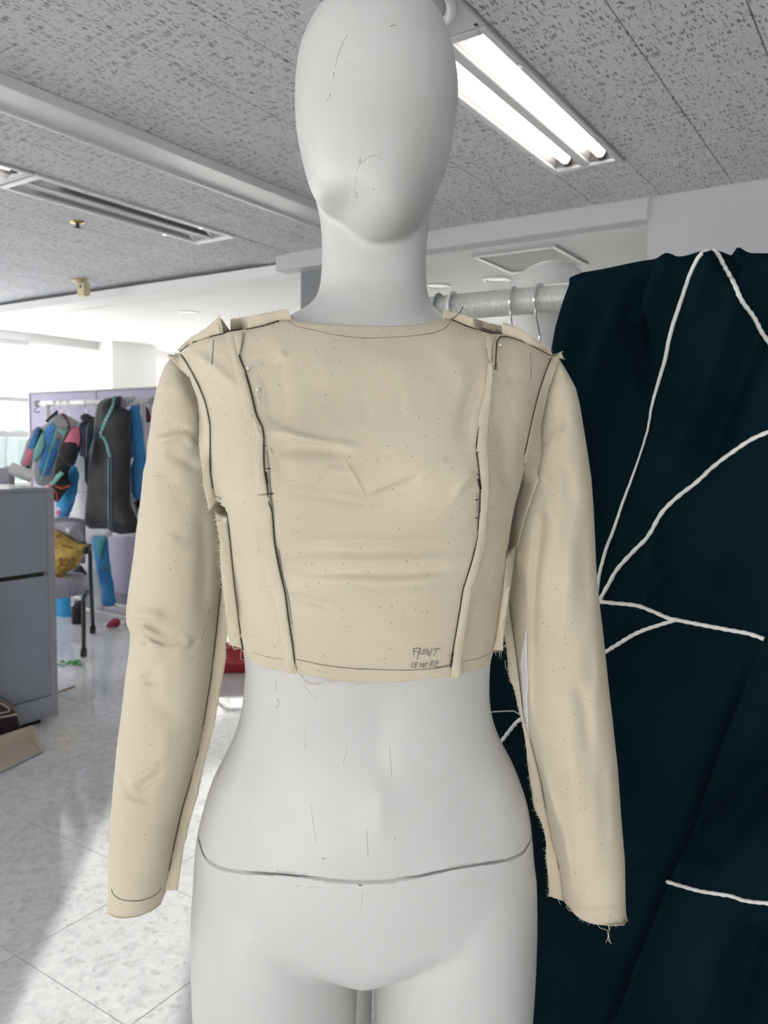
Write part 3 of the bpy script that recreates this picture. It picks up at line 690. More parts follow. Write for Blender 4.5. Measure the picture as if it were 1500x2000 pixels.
MB().tube([(-.02 - .088, .84, .010), (-.02 - .088, .84, .016)], .012).build('foot_peg', CHROME, man)
# scuffs and scratches on the lacquer
SCUFF = simple('dark_scuff_mark', (.20, .19, .175), .8, var=.5, scale=200); SMUDGE = simple('grey_smudge', (.56, .545, .51), .8, var=.2, scale=200)
def c8(p): return [(550 + x / 3.124, y / 3.124) for x, y in p]
def c7(p): return [(350 + x / 2, 1300 + y / 2) for x, y in p]
m1 = MB(); m2 = MB()
for P, r in ((c8([(402,212),(375,260),(350,320),(335,370),(327,415)]), .00035), (c8([(322,440),(316,470)]), .0005), (c8([(299,572),(292,592)]), .0006), (c8([(284,605),(278,617)]), .0004), (c8([(664,165),(672,156),(696,153)]), .0005), (c8([(555,1158),(566,1150)]), .0005), (c8([(396,383),(397,388)]), .0006),
             (c7([(655,318),(650,350),(640,385)]), .0002), (c7([(515,540),(520,590),(530,650),(536,690)]), .0002), (c7([(732,640),(735,690),(738,748)]), .0003), (c7([(822,320),(828,400),(830,435)]), .00025), (c7([(560,753),(568,754)]), .0008), (c7([(700,857),(714,859)]), .0012), (c7([(843,670),(844,682)]), .0004), (c7([(493,240),(493,330)]), .0002), (c7([(162,362),(172,375),(150,430),(135,437)]), .0002)):
    MB().tube(castpoly(BODY, resample(P, 8), -r * .35), r * .8, 5).build('scratch_mark', SCUFF, man)
for P, r in ((c8([(600,925),(598,950),(602,973)]), .0011), (c8([(598,960),(570,948),(540,955),(515,970),(500,990)]), .0013), (c8([(482,962),(478,990),(490,1000)]), .0022), (c8([(478,1000),(465,1030),(458,1050)]), .0010), (c8([(460,1080),(452,1130),(445,1160)]), .0008), (c8([(440,1165),(462,1180),(460,1205),(442,1195)]), .0010), (c8([(608,1170),(620,1157)]), .0007),
             (c7([(452,855),(462,862),(475,860)]), .0012), (c7([(500,868),(530,862),(556,868)]), .0006), (c7([(716,880),(714,920),(708,955)]), .0007), (c7([(380,60),(378,100)]), .0008), (c7([(485,70),(505,100),(535,130)]), .0010), (c7([(385,130),(395,150),(380,165)]), .0015)):
    MB().tube(castpoly(BODY, resample(P, 8), -r * .75), r, 6).build('smudge', SMUDGE, man)

# ------------------------------------------------------------------ the calico top
top = thing('calico_top', 'cropped unbleached calico toile top with long sleeves and raw outside seams on the mannequin', 'top', (-.02, .82, 1.0))
PINKL = tuple(float(q) for q in (atY(369, 790, .79) - np.array([-.02, .82, 1.0]))); PINKR = tuple(float(q) for q in (atY(1092, 736, .80) - np.array([-.02, .82, 1.0])))
MSL = muslin_stain('calico_left_sleeve', [(PINKL, .012, (.62, .42, .44), .75)]); MSR = muslin_stain('calico_right_sleeve', [(PINKR, .012, (.60, .45, .45), .55)])
yb = np.r_[np.arange(596, 700, 4), np.arange(700, 1360, 10)]
def exp_(y): return float(np.interp(y, [590, 640, 665, 690, 720, 940, 990, 1010, 1400], [3, 5, 8, 10, 16, 16, 8, 5, 5]))
bV, bF = loft(torso_rows(yb, exp_, .008), 128, False); bV = bust(bV, .013)
BASE = bvh_of(bV, bF)
ARM_L = [(352,690),(364,709),(387,751),(402,790),(410,835),(410,880),(411,919),(415,952),(423,981),(434,988)]
ARM_LX = [(x - float(np.interp(y, [700, 740, 850, 930], [0, 12, 12, 0])), y) for x, y in ARM_L]
SIDE_L = [(441,994),(449,1055),(457,1132),(464,1194),(471,1249),(478,1272)]
ARM_R = [(1078,695),(1065,729),(1051,772),(1041,815),(1033,852),(1025,887),(1021,927),(1014,959),(1006,985)]
ARM_RX = [(x + float(np.interp(y, [700, 740, 850, 930], [0, 12, 12, 0])), y) for x, y in ARM_R]
SIDE_R = [(1000,1015),(990,1080),(982,1154),(973,1220),(963,1272)]
PR_L = [(453,647),(467,693),(480,730),(492,772),(501,811),(514,838),(515,865),(515,895),(517,919),(520,940),(523,964),(532,1000),(536,1051),(545,1106),(557,1161),(563,1205),(570,1253),(576,1295),(578,1316)]
PR_R = [(958,652),(957,690),(958,745),(950,791),(939,820),(933,849),(930,876),(934,905),(937,935),(938,953),(937,996),(933,1044),(924,1088),(913,1125),(904,1154),(898,1191),(891,1235),(883,1279),(881,1302),(884,1323)]
SH_L = [(352,690),(378,668),(408,658),(430,651),(453,647)]; SH_L2 = [(453,647),(480,643),(516,635),(540,628),(557,621),(572,618)]
SH_R2 = [(958,652),(934,644),(910,636),(882,624),(868,617)]; SH_R = [(958,652),(982,653),(1017,665),(1043,677),(1078,695)]
NECK = [(572,618),(579,628),(600,631),(621,632),(660,635),(700,636),(750,637),(803,635),(841,629),(859,620),(868,617)]
HEM = [(578,1316),(603,1320),(658,1330),(700,1333),(750,1333),(784,1332),(858,1323),(884,1323)]
HEM_L = [(478,1272),(497,1300),(552,1310),(578,1316)]; HEM_R = [(884,1323),(900,1316),(935,1308),(958,1293),(963,1272)]
def coons(Lc, Rc, Tc, Bc, n, m):
    Lp = resample(Lc, n); Rp = resample(Rc, n); Tp = resample(Tc, m); Bp = resample(Bc, m)
    t = np.linspace(0, 1, n)[:, None, None]; s = np.linspace(0, 1, m)[None, :, None]
    return (1 - s) * Lp[:, None] + s * Rp[:, None] + (1 - t) * Tp[None] + t * Bp[None] - ((1-s)*(1-t)*Tp[0] + s*(1-t)*Tp[-1] + (1-s)*t*Bp[0] + s*t*Bp[-1])
def panel(name, G, cr, noise_amp=.0012, th=.0009, mat=MUSLIN, base=BASE, seed=0):
    n, m, _ = G.shape; P = G.reshape(-1, 2); C = castpoly(base, P, 0, .80)
    z = creases(P, [(L_, a_ * (1.5 if w_ < 6.5 else 2.0 if w_ < 9 else 2.6), w_ * 1.15) for L_, a_, w_ in cr]) + 1.4 * noise_amp * nz(C, 16, seed) + noise_amp * .5 * nz(C, 38, seed + 3)
    z = np.maximum(z, -.0042); D = C - O; D /= np.linalg.norm(D, axis=1)[:, None]; C = C - D * z[:, None]
    V, Fs = shell(C.reshape(n, m, 3), th); o = mesh(name, V, Fs, mat, top, True); return o
def q(s, ox, oy): return lambda P: [(ox + x / s, oy + y / s) for x, y in P]
fz_ = q(3.261, 500, 820)
CR_F = [(fz_([(80,72),(180,80),(330,125),(480,155),(650,170)]), 2.2, 7), (fz_([(110,185),(300,180),(560,190)]), -1.8, 12),
        (fz_([(160,400),(300,425),(440,425),(560,450),(690,480)]), 1.9, 6), (fz_([(690,480),(800,435),(980,360),(1080,285)]), 2.0, 6),
        (fz_([(180,440),(400,450),(640,500),(760,500),(950,420),(1040,340)]), -2.4, 14), (fz_([(1040,400),(1060,350),(1150,290),(1230,250)]), 1.6, 6),
        (fz_([(565,260),(640,380),(690,480),(730,570)]), .8, 3), (fz_([(370,400),(410,340),(460,315),(640,330)]), .9, 5), (fz_([(780,270),(800,230),(880,200)]), -.9, 5),
        (fz_([(1260,500),(1320,410),(1390,330)]), 1.6, 8), (fz_([(200,420),(160,300),(120,200)]), -1.2, 14),
        (fz_([(250,760),(600,770),(1000,775),(1330,790)]), -1.5, 8), (fz_([(200,930),(500,950),(900,950),(1250,930)]), -3.0, 20), (fz_([(300,840),(700,840),(1200,840)]), 1.2, 10),
        (fz_([(220,1010),(600,1040),(1000,1040),(1250,1010)]), 1.5, 14), (fz_([(230,1110),(330,1150),(480,1185)]), -2.0, 7), (fz_([(230,1075),(380,1110),(520,1160)]), 1.3, 8),
        ([(504,722),(530,710),(545,700),(558,682)], 1.8, 7), ([(505,735),(535,722),(560,705)], -1.5, 9), ([(520,690),(530,730),(545,790),(535,830)], -2.8, 18), ([(905,860),(915,800),(935,740)], -2.0, 14),
        ([(640,1130),(760,1140),(870,1125)], 1.2, 16), ([(600,1253),(720,1259),(850,1262)], .7, 3), ([(600,720),(700,700),(820,715)], 1.0, 30), ([(700,800),(800,790)], -.8, 30), ([(860,690),(900,720),(915,760)], 1.2, 20)]
GF = coons(PR_L, PR_R, SH_L2 + NECK[1:] + SH_R2[::-1][1:], HEM, 190, 150)
panel('front_panel', GF, CR_F)
CR_L = [([(380,690),(420,720),(455,750)], 1.6, 9), ([(390,670),(430,668)], .8, 8), ([(430,760),(445,860),(440,940)], -1.2, 22), ([(490,1010),(500,1130),(520,1240)], .8, 14), ([(440,1010),(470,1040)], 1.2, 10), ([(470,1120),(480,1200)], -1.0, 12)]
GL_ = coons(ARM_LX + SIDE_L, PR_L, SH_L, HEM_L, 170, 44); panel('side_panel', GL_, CR_L, seed=5)
CR_R = [([(1010,680),(1035,760),(1030,840)], 1.0, 18), ([(975,820),(985,900),(990,960)], -1.4, 14), ([(1000,800),(1040,790)], .8, 12), ([(960,1000),(972,960),(985,940)], 1.0, 8), ([(940,1100),(960,1160)], -1.0, 16), ([(990,740),(1050,735)], -.8, 10)]
GR_ = coons(PR_R, ARM_RX + SIDE_R, SH_R, HEM_R, 170, 40); panel('side_panel', GR_, CR_R, seed=9)
# back of the bodice
bk, bkF = loft(torso_rows(np.arange(640, 1272, 12.), lambda y: float(np.interp(y, [640, 720, 980, 1010], [2, 3, 2, 1])), .008), 96, False)
hb_ = [f for f in bkF if all(bk[i][1] > table(YC, np.array([800.]))[0] - .004 for i in f)]
used = sorted(set(i for f in hb_ for i in f)); rm = {k: i for i, k in enumerate(used)}
mesh('back_panel', bk[used], [[rm[i] for i in f] for f in hb_], MUSLIN, top, True)

# sleeves
def sleeve(Lp, Rp, y0, y1, Yc, bf, bb, nm, mat, cr, cufft, seed):
    Lp = np.array(Lp, float); Rp = np.array(Rp, float); ys = np.r_[np.arange(y0, y0 + 60, 3.), np.arange(y0 + 60, y1, 4.5), y1]; rows = []
    for y in ys:
        rows.append(rowpx(y, np.interp(y, Lp[:, 0], Lp[:, 1]), np.interp(y, Rp[:, 0], Rp[:, 1]), np.interp(y, *Yc), np.interp(y, *bf), np.interp(y, *bb), 2.1))
    seg = 88; V, Fs = loft(rows, seg, False); C = np.repeat([np.interp(y, *Yc) for y in ys], seg)
    # cuff end follows the traced bottom edge
    P = proj(V); front = V[:, 1] < C + .002
    z = np.where(front, 2.5 * creases(P, cr), 0) + .0026 * nz(V, 13, seed) + .0014 * nz(V, 30, seed + 2)
    D = V - O; D /= np.linalg.norm(D, axis=1)[:, None]; fade = np.clip((C - V[:, 1]) / .02, .35, 1)
    V = V - D * (z * fade)[:, None]
    n = len(rows)
    for k in range(n):
        w = np.clip((ys[k] - (y1 - 110)) / 110, 0, 1) ** 1.3
        if w > 0:
            i0 = k * seg; p = proj(V[i0:i0 + seg]); dy = cufft(p[:, 0]) - p[:, 1]
            V[i0:i0 + seg, 2] -= dy / F * V[i0:i0 + seg, 1] * w
    # inner skin gives the cloth its thickness
    cen = np.repeat(np.array([(r[0] + r[1]) / 2 for r in rows]), seg, axis=0); din = cen - V; din /= np.linalg.norm(din, axis=1)[:, None] + 1e-9
    Vi = V + din * .0009; off = len(V); F2 = Fs + [[i + off for i in f][::-1] for f in Fs]
    for i in range(seg):
        j = (i + 1) % seg; F2.append([(n - 1) * seg + i, (n - 1) * seg + j, off + (n - 1) * seg + j, off + (n - 1) * seg + i])
        o = mesh(nm, np.concatenate([V, Vi]), F2, mat, top, True); return o, V
OUT_L = [(690,347),(697,341),(706,335),(722,326),(748,318),(796,306),(844,301),(863,297),(897,294),(919,288),(964,283),(1034,273),(1070,269),(1110,263),(1143,258),(1182,253),(1206,253),(1227,261),(1259,259),(1315,251),(1375,244),(1450,234),(1525,227),(1581,223),(1656,219),(1735,217),(1769,216),(1800,219)]
IN_L = [(690,354),(700,372),(720,386),(751,402),(790,418),(835,427),(900,430),(952,433),(1000,438),(1060,438),(1138,433),(1183,427),(1257,420),(1330,411),(1412,397),(1475,385),(1530,370),(1582,355),(1637,342),(1687,332),(1729,322),(1745,315),(1765,310),(1800,309)]
ez = q(7.5, 240, 1100)
CR_SL = [(ez([(110,840),(300,860),(450,930),(600,1000)]), -2.4, 5), (ez([(140,940),(300,1080),(450,1170),(600,1250)]), 3.2, 5), (ez([(190,1000),(300,1120),(370,1190)]), -2.5, 4), (ez([(250,930),(400,1020),(520,1120),(640,1180)]), 2.0, 7), (ez([(420,1080),(560,1180),(700,1185),(860,1170)]), -1.8, 5),
         (ez([(600,1250),(760,1210),(930,1220),(970,1160),(900,1090)]), 2.6, 6), (ez([(880,1270),(1000,1200),(1110,1120)]), -1.6, 5), (ez([(120,780),(350,760),(600,800)]), 2.4, 12), (ez([(560,1400),(620,1330),(760,1290)]), -1.2, 12), (ez([(470,1500),(430,1650),(400,1800)]), -1.5, 14),
         ([(297,862),(320,858),(360,850),(385,872)], 2.6, 8), ([(300,850),(330,835),(370,842)], -1.6, 9), ([(300,890),(320,930),(360,990)], -1.0, 20), ([(325,880),(360,900),(385,915)], -2.0, 10),
         ([(238,1505),(250,1550)], -1.6, 7), ([(265,1545),(290,1530),(320,1505)], -1.8, 7), ([(250,1530),(280,1515),(310,1490)], 2.0, 8), ([(240,1560),(260,1567),(285,1575)], 1.4, 6), ([(395,1000),(400,1100),(395,1200)], -2.0, 14), ([(300,1080),(320,1050),(350,1060)], 1.2, 10),
         ([(320,1420),(322,1480),(300,1560)], .9, 16), ([(280,1300),(300,1370),(340,1400)], -1.0, 16), ([(330,720),(350,760),(365,790)], 1.0, 14)]
def cuffL(x): return np.interp(x, [210, 218, 226, 240, 270, 300, 312], [1780, 1784, 1787, 1789, 1786, 1776, 1768])
slL, VL = sleeve(OUT_L, IN_L, 690, 1780, ([690, 800, 1250, 1790], [.825, .825, .835, .80]), ([690, 700, 720, 760, 850, 1200, 1500, 1790], [.006, .024, .038, .052, .060, .056, .048, .042]), ([690, 700, 720, 760, 850, 1200, 1500, 1790], [.006, .024, .038, .05, .056, .052, .045, .040]), 'sleeve', MSL, CR_SL, cuffL, 21)
OUT_R = [(692,1083),(700,1087),(711,1092),(735,1105),(761,1118),(793,1126),(836,1133),(887,1142),(932,1149),(990,1154),(1050,1157),(1110,1160),(1170,1166),(1235,1174),(1320,1183),(1405,1193),(1490,1202),(1575,1208),(1660,1215),(1745,1218),(1788,1221),(1820,1221)]
IN_R = [(692,1076),(705,1062),(729,1050),(772,1036),(815,1025),(852,1016),(900,1006),(959,1000),(1000,998),(1080,994),(1170,995),(1220,1001),(1286,1010),(1362,1017),(1400,1022),(1442,1035),(1480,1045),(1520,1055),(1575,1065),(1615,1072),(1650,1080),(1672,1087),(1705,1094),(1740,1098),(1759,1101),(1790,1120),(1820,1122)]
CR_SR = [([(1070,880),(1085,850),(1105,832)], 1.6, 6), ([(1095,860),(1100,840),(1108,815)], -1.4, 6), ([(1058,1000),(1050,1080),(1038,1180),(1034,1260)], -3.2, 9), ([(1033,1130),(1034,1210),(1032,1300),(1036,1400)], 2.4, 5), ([(1110,1050),(1112,1130),(1105,1220)], 1.8, 14), ([(1080,960),(1085,1040),(1078,1100)], 1.6, 16),
         ([(1140,1000),(1142,1120),(1145,1200)], -1.2, 12), ([(1130,1340),(1145,1400),(1150,1460)], -2.2, 12), ([(1165,1250),(1168,1330),(1160,1390)], 1.2, 8), ([(1050,1485),(1075,1562),(1105,1637),(1115,1720)], 2.8, 11), ([(1045,1495),(1065,1580),(1088,1660)], -2.0, 8), ([(1110,1430),(1120,1500),(1125,1580)], 1.6, 20), ([(1175,1500),(1180,1580),(1185,1660)], -1.0, 12),
         ([(1065,930),(1080,960),(1085,1010)], -2.2, 10), ([(1090,900),(1110,930),(1115,990)], -1.2, 12), ([(1120,1768),(1160,1772),(1215,1765)], 1.2, 5)]
def cuffR(x): return np.interp(x, [1101, 1112, 1125, 1140, 1157, 1187, 1219, 1222], [1760, 1772, 1786, 1795, 1800, 1802, 1804, 1796])
slR, VR = sleeve(OUT_R, IN_R, 692, 1790, ([692, 800, 1250, 1800], [.825, .825, .83, .79]), ([692, 702, 722, 762, 850, 1200, 1500, 1800], [.006, .022, .036, .05, .06, .056, .048, .042]), ([692, 702, 722, 762, 850, 1200, 1500, 1800], [.006, .022, .036, .05, .056, .052, .045, .040]), 'sleeve', MSR, CR_SR, cuffR, 33)
SLB_L = bvh_obj(slL); SLB_R = bvh_obj(slR)
ALLV = []; ALLF = []
for o in [c for c in top.children]:
    n = len(ALLV); w = np.array(o['_w']); ALLV += [tuple(np.array(v.co) + w) for v in o.data.vertices]; ALLF += [[i + n for i in p.vertices] for p in o.data.polygons]
ALL = bvh_of(ALLV, ALLF)

# raw seam allowances standing on the outside
fray = MB()
def ribbon(P0, d, L, w=.00011, bend=.6):
    d = d / np.linalg.norm(d); t = np.cross(d, [0, 1, 0]); t /= np.linalg.norm(t) + 1e-9; b = t * bend * L * (random.random() - .5) + np.array([0, -.3 * L * random.random(), 0])
    a = P0; m_ = P0 + d * L * .55 + b * .6; e = P0 + d * L + b
    fray.add([a - t * w, a + t * w, m_ + t * w, m_ - t * w, e], [[0, 1, 2, 3], [3, 2, 4]])
def strip(name, A, B, tree=ALL, lift=(.0012, .004), n=70, m=6, dflt=.80, seed=0, fr=1.6, mat=MUSLIN, fixA=True, flen=.0030, wav=.0008):
    """cloth strip from the stitch line A to the raw edge B"""
    A = resample(A, n); B = resample(B, n); G = np.zeros((n, m, 3)); prev = None
    jag = np.array([noise.noise((i * .9, seed * 3.3, 0)) * 1.3 + noise.noise((i * .25, seed, 5)) * 1.0 for i in range(n)])
    def sm(v, k):
        p = np.r_[[v[0]] * k, v, [v[-1]] * k]; return np.convolve(p, np.ones(2 * k + 1) / (2 * k + 1), 'valid')
    YA = []; YB = []; B2 = []
    for i in range(n):
        e = B[i] - A[i]; L = np.linalg.norm(e) + 1e-9; Bi = B[i] + e / L * jag[i]; B2.append(Bi)
        ha = cast(tree, *A[i]); Ya = ha[1] if ha is not None else (prev if prev is not None else dflt); prev = Ya
        hb = cast(tree, *Bi); Yb = hb[1] if hb is not None and abs(hb[1] - Ya) < .05 else Ya
        YA.append(Ya); YB.append(Yb)
    ks = max(1, n // 22); YA = sm(np.array(YA), ks); YB = sm(np.array(YB), ks * 2)
    for i in range(n):
        for j in range(m):
            t = j / (m - 1); p = A[i] + (B2[i] - A[i]) * t; y_ = YA[i] + (YB[i] - YA[i]) * t; h = cast(tree, *p)
            if h is not None and h[1] < y_: y_ = y_ + (h[1] - y_) * (1 if y_ - h[1] < .012 else .3)
            pt = atY(p[0], p[1], y_); d = pt - O; d /= np.linalg.norm(d)
            l = lift[0] + (lift[1] - lift[0]) * t ** .8 + .0012 * math.sin(math.pi * t) + wav * noise.noise((i * .16, t * 2, seed * 7.1)) * t * 2
            G[i, j] = pt - d * l
    for i in range(n):
        if random.random() < .9:
            for _ in range(int(fr) + (random.random() < fr % 1)):
                d_ = G[i, -1] - G[i, -2] + (np.random.default_rng(random.randrange(10**6)).random(3) - .5) * .004
                ribbon(G[i, -1] + (G[min(i + 1, n - 1), -1] - G[i, -1]) * random.random(), d_, flen * (.3 + random.random() ** 2 * 1.4))
    V, Fs = shell(G, .0010); return mesh(name, V, Fs, mat, top, True)
x7 = q(3.333, 300, 580); x8 = q(3.75, 750, 580); s1 = q(2.727, 200, 1000); s2 = q(2.727, 700, 1000); c3 = q(4, 180, 1350); c4 = q(4, 950, 1350)
# shoulder seams
strip('shoulder_seam', x7([(172,362),(260,295),(360,260),(455,238)]), x7([(150,345),(240,262),(300,230),(370,180),(432,122)]), lift=(.001, .003), n=40, seed=1)
strip('shoulder_seam', x7([(430,240),(470,228),(500,222)]), x7([(412,178),(440,140),(462,170)]), lift=(.002, .006), n=14, seed=2)
strip('shoulder_seam', x7([(500,220),(600,210),(720,185),(800,160),(900,150)]), x7([(500,145),(600,130),(700,110),(780,95),(872,80)]), lift=(.001, .003), n=50, seed=3)
strip('shoulder_seam', x8([(425,165),(495,165),(600,210),(690,240),(775,265),(872,272)]), x8([(438,100),(520,108),(640,150),(760,190),(862,212)]), lift=(.001, .003), n=50, seed=4, fr=2.2)
strip('shoulder_seam', x8([(865,276),(1000,320),(1100,365),(1225,432)]), x8([(872,184),(930,203),(1060,268),(1190,368),(1232,415)]), lift=(.001, .004), n=44, seed=5, fr=2)
# armholes
strip('armhole_seam', x7([(172,365),(215,430),(290,570),(340,700),(368,850),(368,1000),(370,1130),(385,1240),(412,1335)]), x7([(100,385),(150,450),(262,548),(285,650),(298,800),(294,960),(310,1080),(326,1230),(362,1390)]), lift=(.0015, .006), n=90, seed=6, tree=ALL)
strip('armhole_seam', x8([(1230,430),(1180,560),(1130,720),(1090,880),(1060,1020),(1032,1150),(1020,1300),(1000,1400),(960,1520),(942,1660),(925,1820)]), x8([(1290,430),(1245,560),(1200,700),(1150,940),(1152,1170),(1120,1300),(1140,1330),(1100,1430),(1055,1560),(1012,1700),(985,1830)]), lift=(.0015, .007), n=110, seed=7, tree=ALL, wav=.0016)
strip('armhole_seam', x8([(1222,420),(1240,425),(1262,440)]), x8([(1262,415),(1300,402),(1312,455)]), lift=(.004, .009), n=10, seed=71, m=4)
strip('armhole_seam', x7([(95,372),(130,378),(175,362)]), x7([(92,392),(125,398),(170,384)]), lift=(.003, .006), n=10, seed=72, m=4)
# princess seams
strip('princess_seam', x7([(520,228),(540,310),(557,380),(600,500),(640,640),(670,770),(708,850)]), x7([(478,235),(482,300),(512,400),(550,560),(580,690),(602,790)]), lift=(.0015, .005), n=60, seed=8)
strip('princess_seam', x7([(585,228),(575,300),(557,380)]), x7([(517,226),(530,300),(552,378)]), lift=(.004, .003), n=16, seed=9, m=5)
strip('princess_seam', x7([(705,845),(718,900),(718,960)]), x7([(640,800),(668,880),(666,962)]), lift=(.0015, .0035), n=24, seed=10)
strip('princess_seam', x7([(717,955),(717,1050),(722,1130)]) + [(520, 940), (523, 964)], x7([(645,968),(652,1060),(668,1130),(664,1250),(680,1290)]), lift=(.0015, .004), n=34, seed=11)
strip('princess_seam', s1([(890,-90),(905,0),(915,140),(940,290),(975,440),(990,560),(1010,690),(1027,815),(1040,845)]), s1([(828,-90),(833,0),(840,150),(860,270),(885,390),(922,490),(940,600),(960,720),(985,868)]), lift=(.0015, .005), n=90, seed=12, fr=2.4, flen=.0042)
strip('princess_seam', x8([(815,290),(818,330),(805,420),(795,500)]), x8([(752,282),(750,350),(768,440),(782,480)]), lift=(.002, .004), n=18, seed=13, fr=2.5)
strip('princess_seam', x8([(910,292),(860,296),(830,330),(822,420),(815,520)]), x8([(905,280),(850,278),(812,300),(800,400),(798,500)]), lift=(.003, .007), n=30, seed=14, fr=.3)
strip('princess_seam', x8([(760,490),(735,690),(695,850),(675,990),(680,1140),(690,1300),(700,1420)]) + s2([(645,0),(640,30),(630,120)]), x8([(792,480),(800,570),(786,750),(775,930),(762,1080),(772,1230),(776,1400)]) + s2([(690,0),(685,100)]), lift=(.0015, .006), n=90, seed=15, fr=2)
strip('princess_seam', s2([(630,110),(610,240),(580,340),(555,420),(540,520),(520,640),(500,760),(492,880)]), s2([(686,95),(667,240),(640,330),(610,400),(592,520),(571,640),(551,770),(543,886)]), lift=(.0015, .006), n=70, seed=16, fr=2)
# side seams
strip('side_seam', s1([(628,-75),(640,-30),(660,0),(680,150),(700,360),(720,530),(738,660),(748,728)]), s1([(568,-80),(590,-40),(600,0),(624,150),(630,300),(650,480),(668,640),(674,706)]), lift=(.0015, .003), n=80, seed=17, fr=2.4, flen=.0042)
strip('side_seam', s2([(838,20),(815,100),(790,220),(770,420),(745,600),(716,738)]), s2([(872,-10),(855,100),(838,210),(806,420),(777,620),(768,736)]), lift=(.0015, .004), n=70, seed=18, fr=1.8)
# sleeve seams
A_ = s1([(600,-20),(625,150),(636,375),(620,500),(600,700),(575,900)]) + c3([(910,0),(870,250),(820,500),(760,720),(700,930),(650,1150),(610,1350),(560,1560)])
B_ = s1([(640,-20),(650,150),(660,375),(668,560),(668,600),(655,800),(640,900)]) + c3([(1000,0),(960,250),(910,430),(870,600),(830,800),(770,1000),(720,1200),(690,1400),(680,1480),(668,1552)])
strip('sleeve_seam', A_, B_, tree=SLB_L, lift=(.0012, .002), n=120, seed=19, dflt=.83, fr=1.2)
A_ = s2([(812,150),(800,300),(803,460),(820,600),(845,780),(870,1000)]) + c4([(290,200),(340,370),(380,520),(420,680),(460,900),(490,1060),(520,1200),(550,1290),(575,1420),(600,1640)])
B_ = s2([(790,250),(775,450),(775,640),(795,780),(800,870),(830,950),(860,1080)]) + c4([(270,200),(300,370),(315,480),(330,640),(350,770),(375,920),(420,1010),(450,1090),(465,1170),(465,1300),(480,1440),(490,1602)])
strip('sleeve_seam', A_, B_, tree=SLB_R, lift=(.0012, .001), n=120, seed=23, dflt=.83, fr=2.2)
wp = strip('sleeve_lining', s2([(896,600),(897,760),(904,950)]) + c4([(318,60),(328,220),(330,330)]), s2([(895,600),(862,800),(870,900),(878,1050)]) + c4([(285,120),(310,260),(328,340)]), tree=SLB_R, lift=(.0020, .0024), n=50, seed=24, fr=0, mat=WHITEC, dflt=.8)
wp['label'] = 'white lining strip showing inside the sleeve seam'

# stitching, pencil lines
st = MB(); pc = MB()
def stitch(P, r=.00055, lift=.0028, tree=ALL, n=None, mb=st, dflt=.8):
    P = np.array(P, float); L = np.sum(np.linalg.norm(np.diff(P, axis=0), axis=1)); n = n or max(6, int(L / 5)); C = castpoly(tree, smoothline(P, n), lift, dflt)
    r_ = [r * .82 * (.85 + .3 * (i % 2)) for i in range(n)]; MB().tube(C, r_, 5).build('stitching', THREAD, top)
stitch(x7([(172,360),(260,295),(360,260),(445,240),(500,222),(600,210),(720,185),(800,160),(856,138)]))
stitch(x7([(800,160),(856,138)]), .0009)
stitch(x8([(495,165),(600,210),(690,240),(775,265)])); stitch(x8([(910,290),(1000,320),(1100,365),(1222,430)]), .0004)
stitch(x8([(495,165),(540,130),(565,100),(580,72)]), .0004, .006)
stitch(x7([(172,365),(215,430),(290,570),(340,700),(368,850),(368,1000),(370,1130),(385,1240),(410,1335),(436,1345)]))
stitch(x8([(1230,430),(1180,560),(1130,720),(1090,880),(1060,1020),(1030,1152)]))
stitch(x7([(555,375),(600,500),(640,640),(670,770),(712,860),(718,950),(717,1050),(722,1130),(735,1200),(745,1280)]), .00065)
stitch(x7([(728,1140),(732,1175)]), .0013); stitch(x7([(734,1180),(740,1220)]), .0012); stitch(x7([(742,1225),(745,1280)]), .0006)
stitch([(522,964)] + s1([(880,-70),(905,0),(915,140),(940,290),(975,440),(990,560),(1010,690),(1025,806)]), .0007)
stitch(x7([(708,965),(735,970)]), .0004); stitch(x7([(735,1118),(760,1118)]), .0006); stitch(x7([(748,1280),(778,1281)]), .0007)
stitch(x8([(910,292),(860,290),(828,328),(822,420),(815,530)]), .0006, .0075); stitch(x8([(826,480),(826,535)]), .0004, .007)
stitch(x8([(780,620),(762,720),(750,790),(710,900),(685,1010),(675,1110)])); stitch(x8([(735,775),(750,795)]), .0004); stitch(x8([(676,1140),(704,1133)]), .0005)
stitch(x8([(676,1140),(690,1220),(700,1330),(705,1400),(702,1480),(700,1575)]), .00065); stitch(x8([(694,1330),(700,1370),(708,1405)]), .0014)
stitch(x8([(680,1290),(700,1312)]), .0004); stitch(x8([(668,1485),(692,1485)]), .0005)
stitch(s2([(645,-10),(640,30),(635,120),(610,240),(580,340),(555,420),(540,520),(520,640),(500,760)]), .0006); stitch(s2([(503,745),(492,825)]), .0011); stitch(s2([(622,32),(640,34)]), .0005)
stitch(s1([(650,-25),(660,0),(680,150),(700,360),(720,530),(736,650)]), .0005); stitch(s1([(733,640),(750,735)]), .0008)
stitch(s2([(792,200),(785,245)]), .0003)
stitch(s1([(634,378),(620,500),(600,700),(575,900)]) + c3([(910,0),(870,250),(820,500),(760,720),(700,930),(650,1150),(610,1350),(577,1512)]), .00065, .002, SLB_L, dflt=.83); stitch(c3([(592,1440),(577,1515)]), .0010, .0022, SLB_L)
stitch(s2([(804,465),(820,600),(845,780),(870,1000)]) + c4([(290,200),(340,370),(380,520),(420,680),(465,920)]), .0005, .002, SLB_R, dflt=.83)
stitch(c4([(540,1262),(565,1370),(580,1500),(597,1640)]), .0005, .002, SLB_R, dflt=.8)
NKL = [(557,623)] + x7([(930,190),(1020,210),(1130,235),(1280,260),(1400,268)]) + [(750, 659)] + x8([(140,290),(280,275),(400,250),(460,215),(492,175)])
HP = [(0, 0)]
